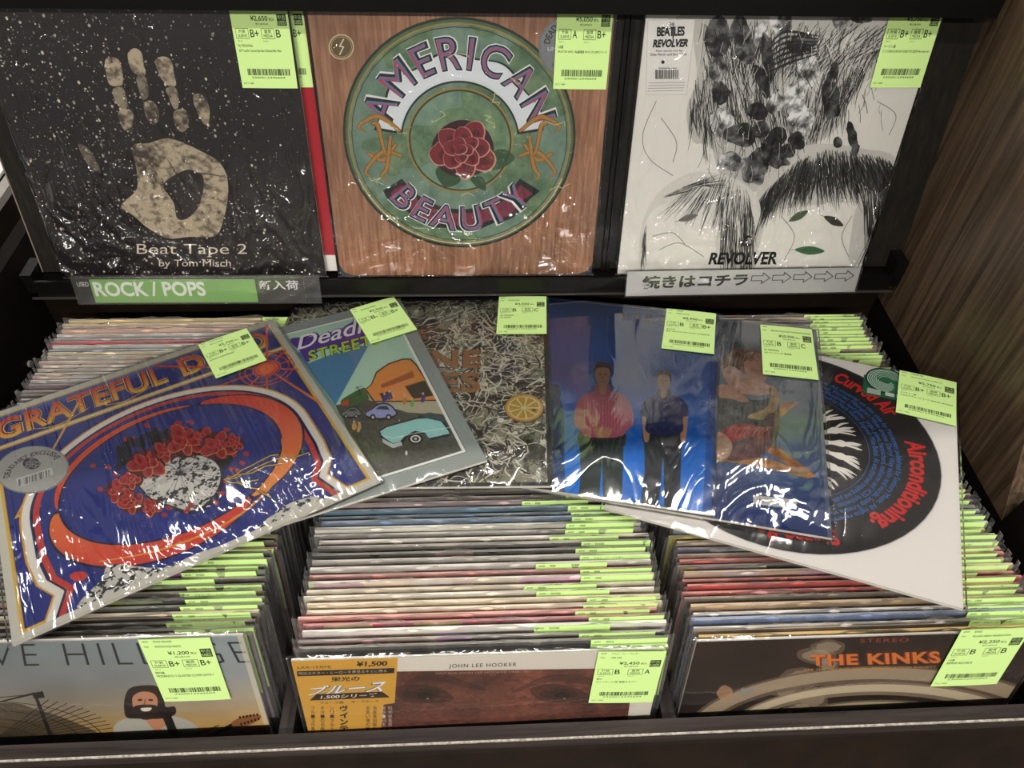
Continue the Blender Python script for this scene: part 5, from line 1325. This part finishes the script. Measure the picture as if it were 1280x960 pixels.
# ------------------------------------------------------------------ signs on the price channel
def acrylic():
    m, nt, b_ = new_mat('clear_acrylic')
    nt.nodes.remove(b_); out = nt.nodes['Material Output']
    tr = nd(nt, 'ShaderNodeBsdfTransparent'); tr.inputs[0].default_value = (.97, .97, .97, 1)
    gl = nd(nt, 'ShaderNodeBsdfGlossy'); gl.inputs['Roughness'].default_value = .12
    mx = nd(nt, 'ShaderNodeMixShader'); fr = nd(nt, 'ShaderNodeFresnel', IOR=1.6)
    nt.links.new(fr.outputs[0], mx.inputs[0]); nt.links.new(tr.outputs[0], mx.inputs[1]); nt.links.new(gl.outputs[0], mx.inputs[2])
    df = nd(nt, 'ShaderNodeBsdfDiffuse'); df.inputs[0].default_value = (.75, .75, .74, 1)
    m2 = nd(nt, 'ShaderNodeMixShader'); m2.inputs[0].default_value = .015; nt.links.new(mx.outputs[0], m2.inputs[1]); nt.links.new(df.outputs[0], m2.inputs[2])
    nt.links.new(m2.outputs[0], out.inputs[0]); return m
mat_ac = acrylic()
def sign(label, quad, draw, cw, ch, inset):
    n = np.array([0, 0.97, -0.24]); P0 = np.array([0, .7478, .905])
    c = [ray_plane(*q, P0, n) for q in quad]
    bl, br = c[3], c[2]; wd = np.linalg.norm((c[1] - c[0] + br - bl) / 2); hg = np.linalg.norm((c[3] - c[0] + c[2] - c[1]) / 2)
    u = (c[1] - c[0] + c[2] - c[3]); u /= np.linalg.norm(u); up = (c[0] - c[3] + c[1] - c[2]); up -= u * (up @ u); up /= np.linalg.norm(up); nn = np.cross(u, up) * -1
    ce = sum(c) / 4; o = ce - up * hg / 2
    mt = Matrix(((u[0], nn[0], up[0], o[0]), (u[1], nn[1], up[1], o[1]), (u[2], nn[2], up[2], o[2]), (0, 0, 0, 1)))
    t_ = thing('sign', label, 'sign', mt)
    b = MB(); b.box(-wd/2, wd/2, -.0026, -.0018, 0, hg); b.box(-wd/2, wd/2, -.0004, .0004, 0, hg); b.box(-wd/2, wd/2, -.0026, .0004, -.0008, 0)
    b.build('acrylic_holder', mat_ac, t_)
    cv = Cv(cw, ch, '#000000'); draw(cv)
    x0, x1, z0, z1 = [k * (wd if i < 2 else hg) for i, k in enumerate(inset)]
    b = MB(); y_ = -.0014
    b.quad((-wd/2 + x0, y_, z0), (-wd/2 + x1, y_, z0), (-wd/2 + x1, y_, z1), (-wd/2 + x0, y_, z1))
    b.quad((-wd/2 + x1, y_ + .0004, z0), (-wd/2 + x0, y_ + .0004, z0), (-wd/2 + x0, y_ + .0004, z1), (-wd/2 + x1, y_ + .0004, z1), m=1)
    b.build('paper_card', [img_mat('sign_print', cv.image('sign_print'), .5, .3), plain('paper_back', '#d8d6d0', .6)], t_)
def draw_rock(c):
    c.a[:] = srgb('#383632')
    c.poly(Q(.065, .06, .785, 1), '#86b866')
    c.text('USED', [(.008, .16), (.058, .16), (.058, .34), (.008, .34)], '#e4e4e0', bold=.01)
    c.text('ROCK / POPS', [(.075, .16), (.56, .16), (.56, .74), (.075, .74)], '#ecefe8', bold=.03)
    c.text('新入荷', [(.80, .12), (.975, .12), (.975, .50), (.80, .50)], '#e8e8e4', bold=.02)
sign('green and dark sign reading USED ROCK/POPS under the handprint cover', [(88.6, 344.8), (398.6, 343), (402.8, 378), (98.4, 378.6)], draw_rock, 900, 110, (.01, .935, .03, .93))
def draw_next(c):
    c.a[:] = srgb('#c9c8c8')
    c.text('続きはコチラ', [(.065, .18), (.52, .14), (.52, .66), (.065, .74)], '#161414', bold=.035)
    for k in range(5):
        x = .535 + k * .091; y = .36 - k * .008; h_ = .10
        p = [(x, y - h_), (x + .046, y - h_), (x + .046, y - h_ * 2.2), (x + .079, y + .0), (x + .046, y + h_ * 2.2), (x + .046, y + h_), (x, y + h_)]
        c.line(p, 3.2, '#2a2827', closed=True)
sign('white sign with black Japanese words and five arrows under the ink-hatched cover', [(784.3, 338.9), (1078, 333), (1068, 365), (779, 369.7)], draw_next, 900, 110, (.005, .995, .02, .98))
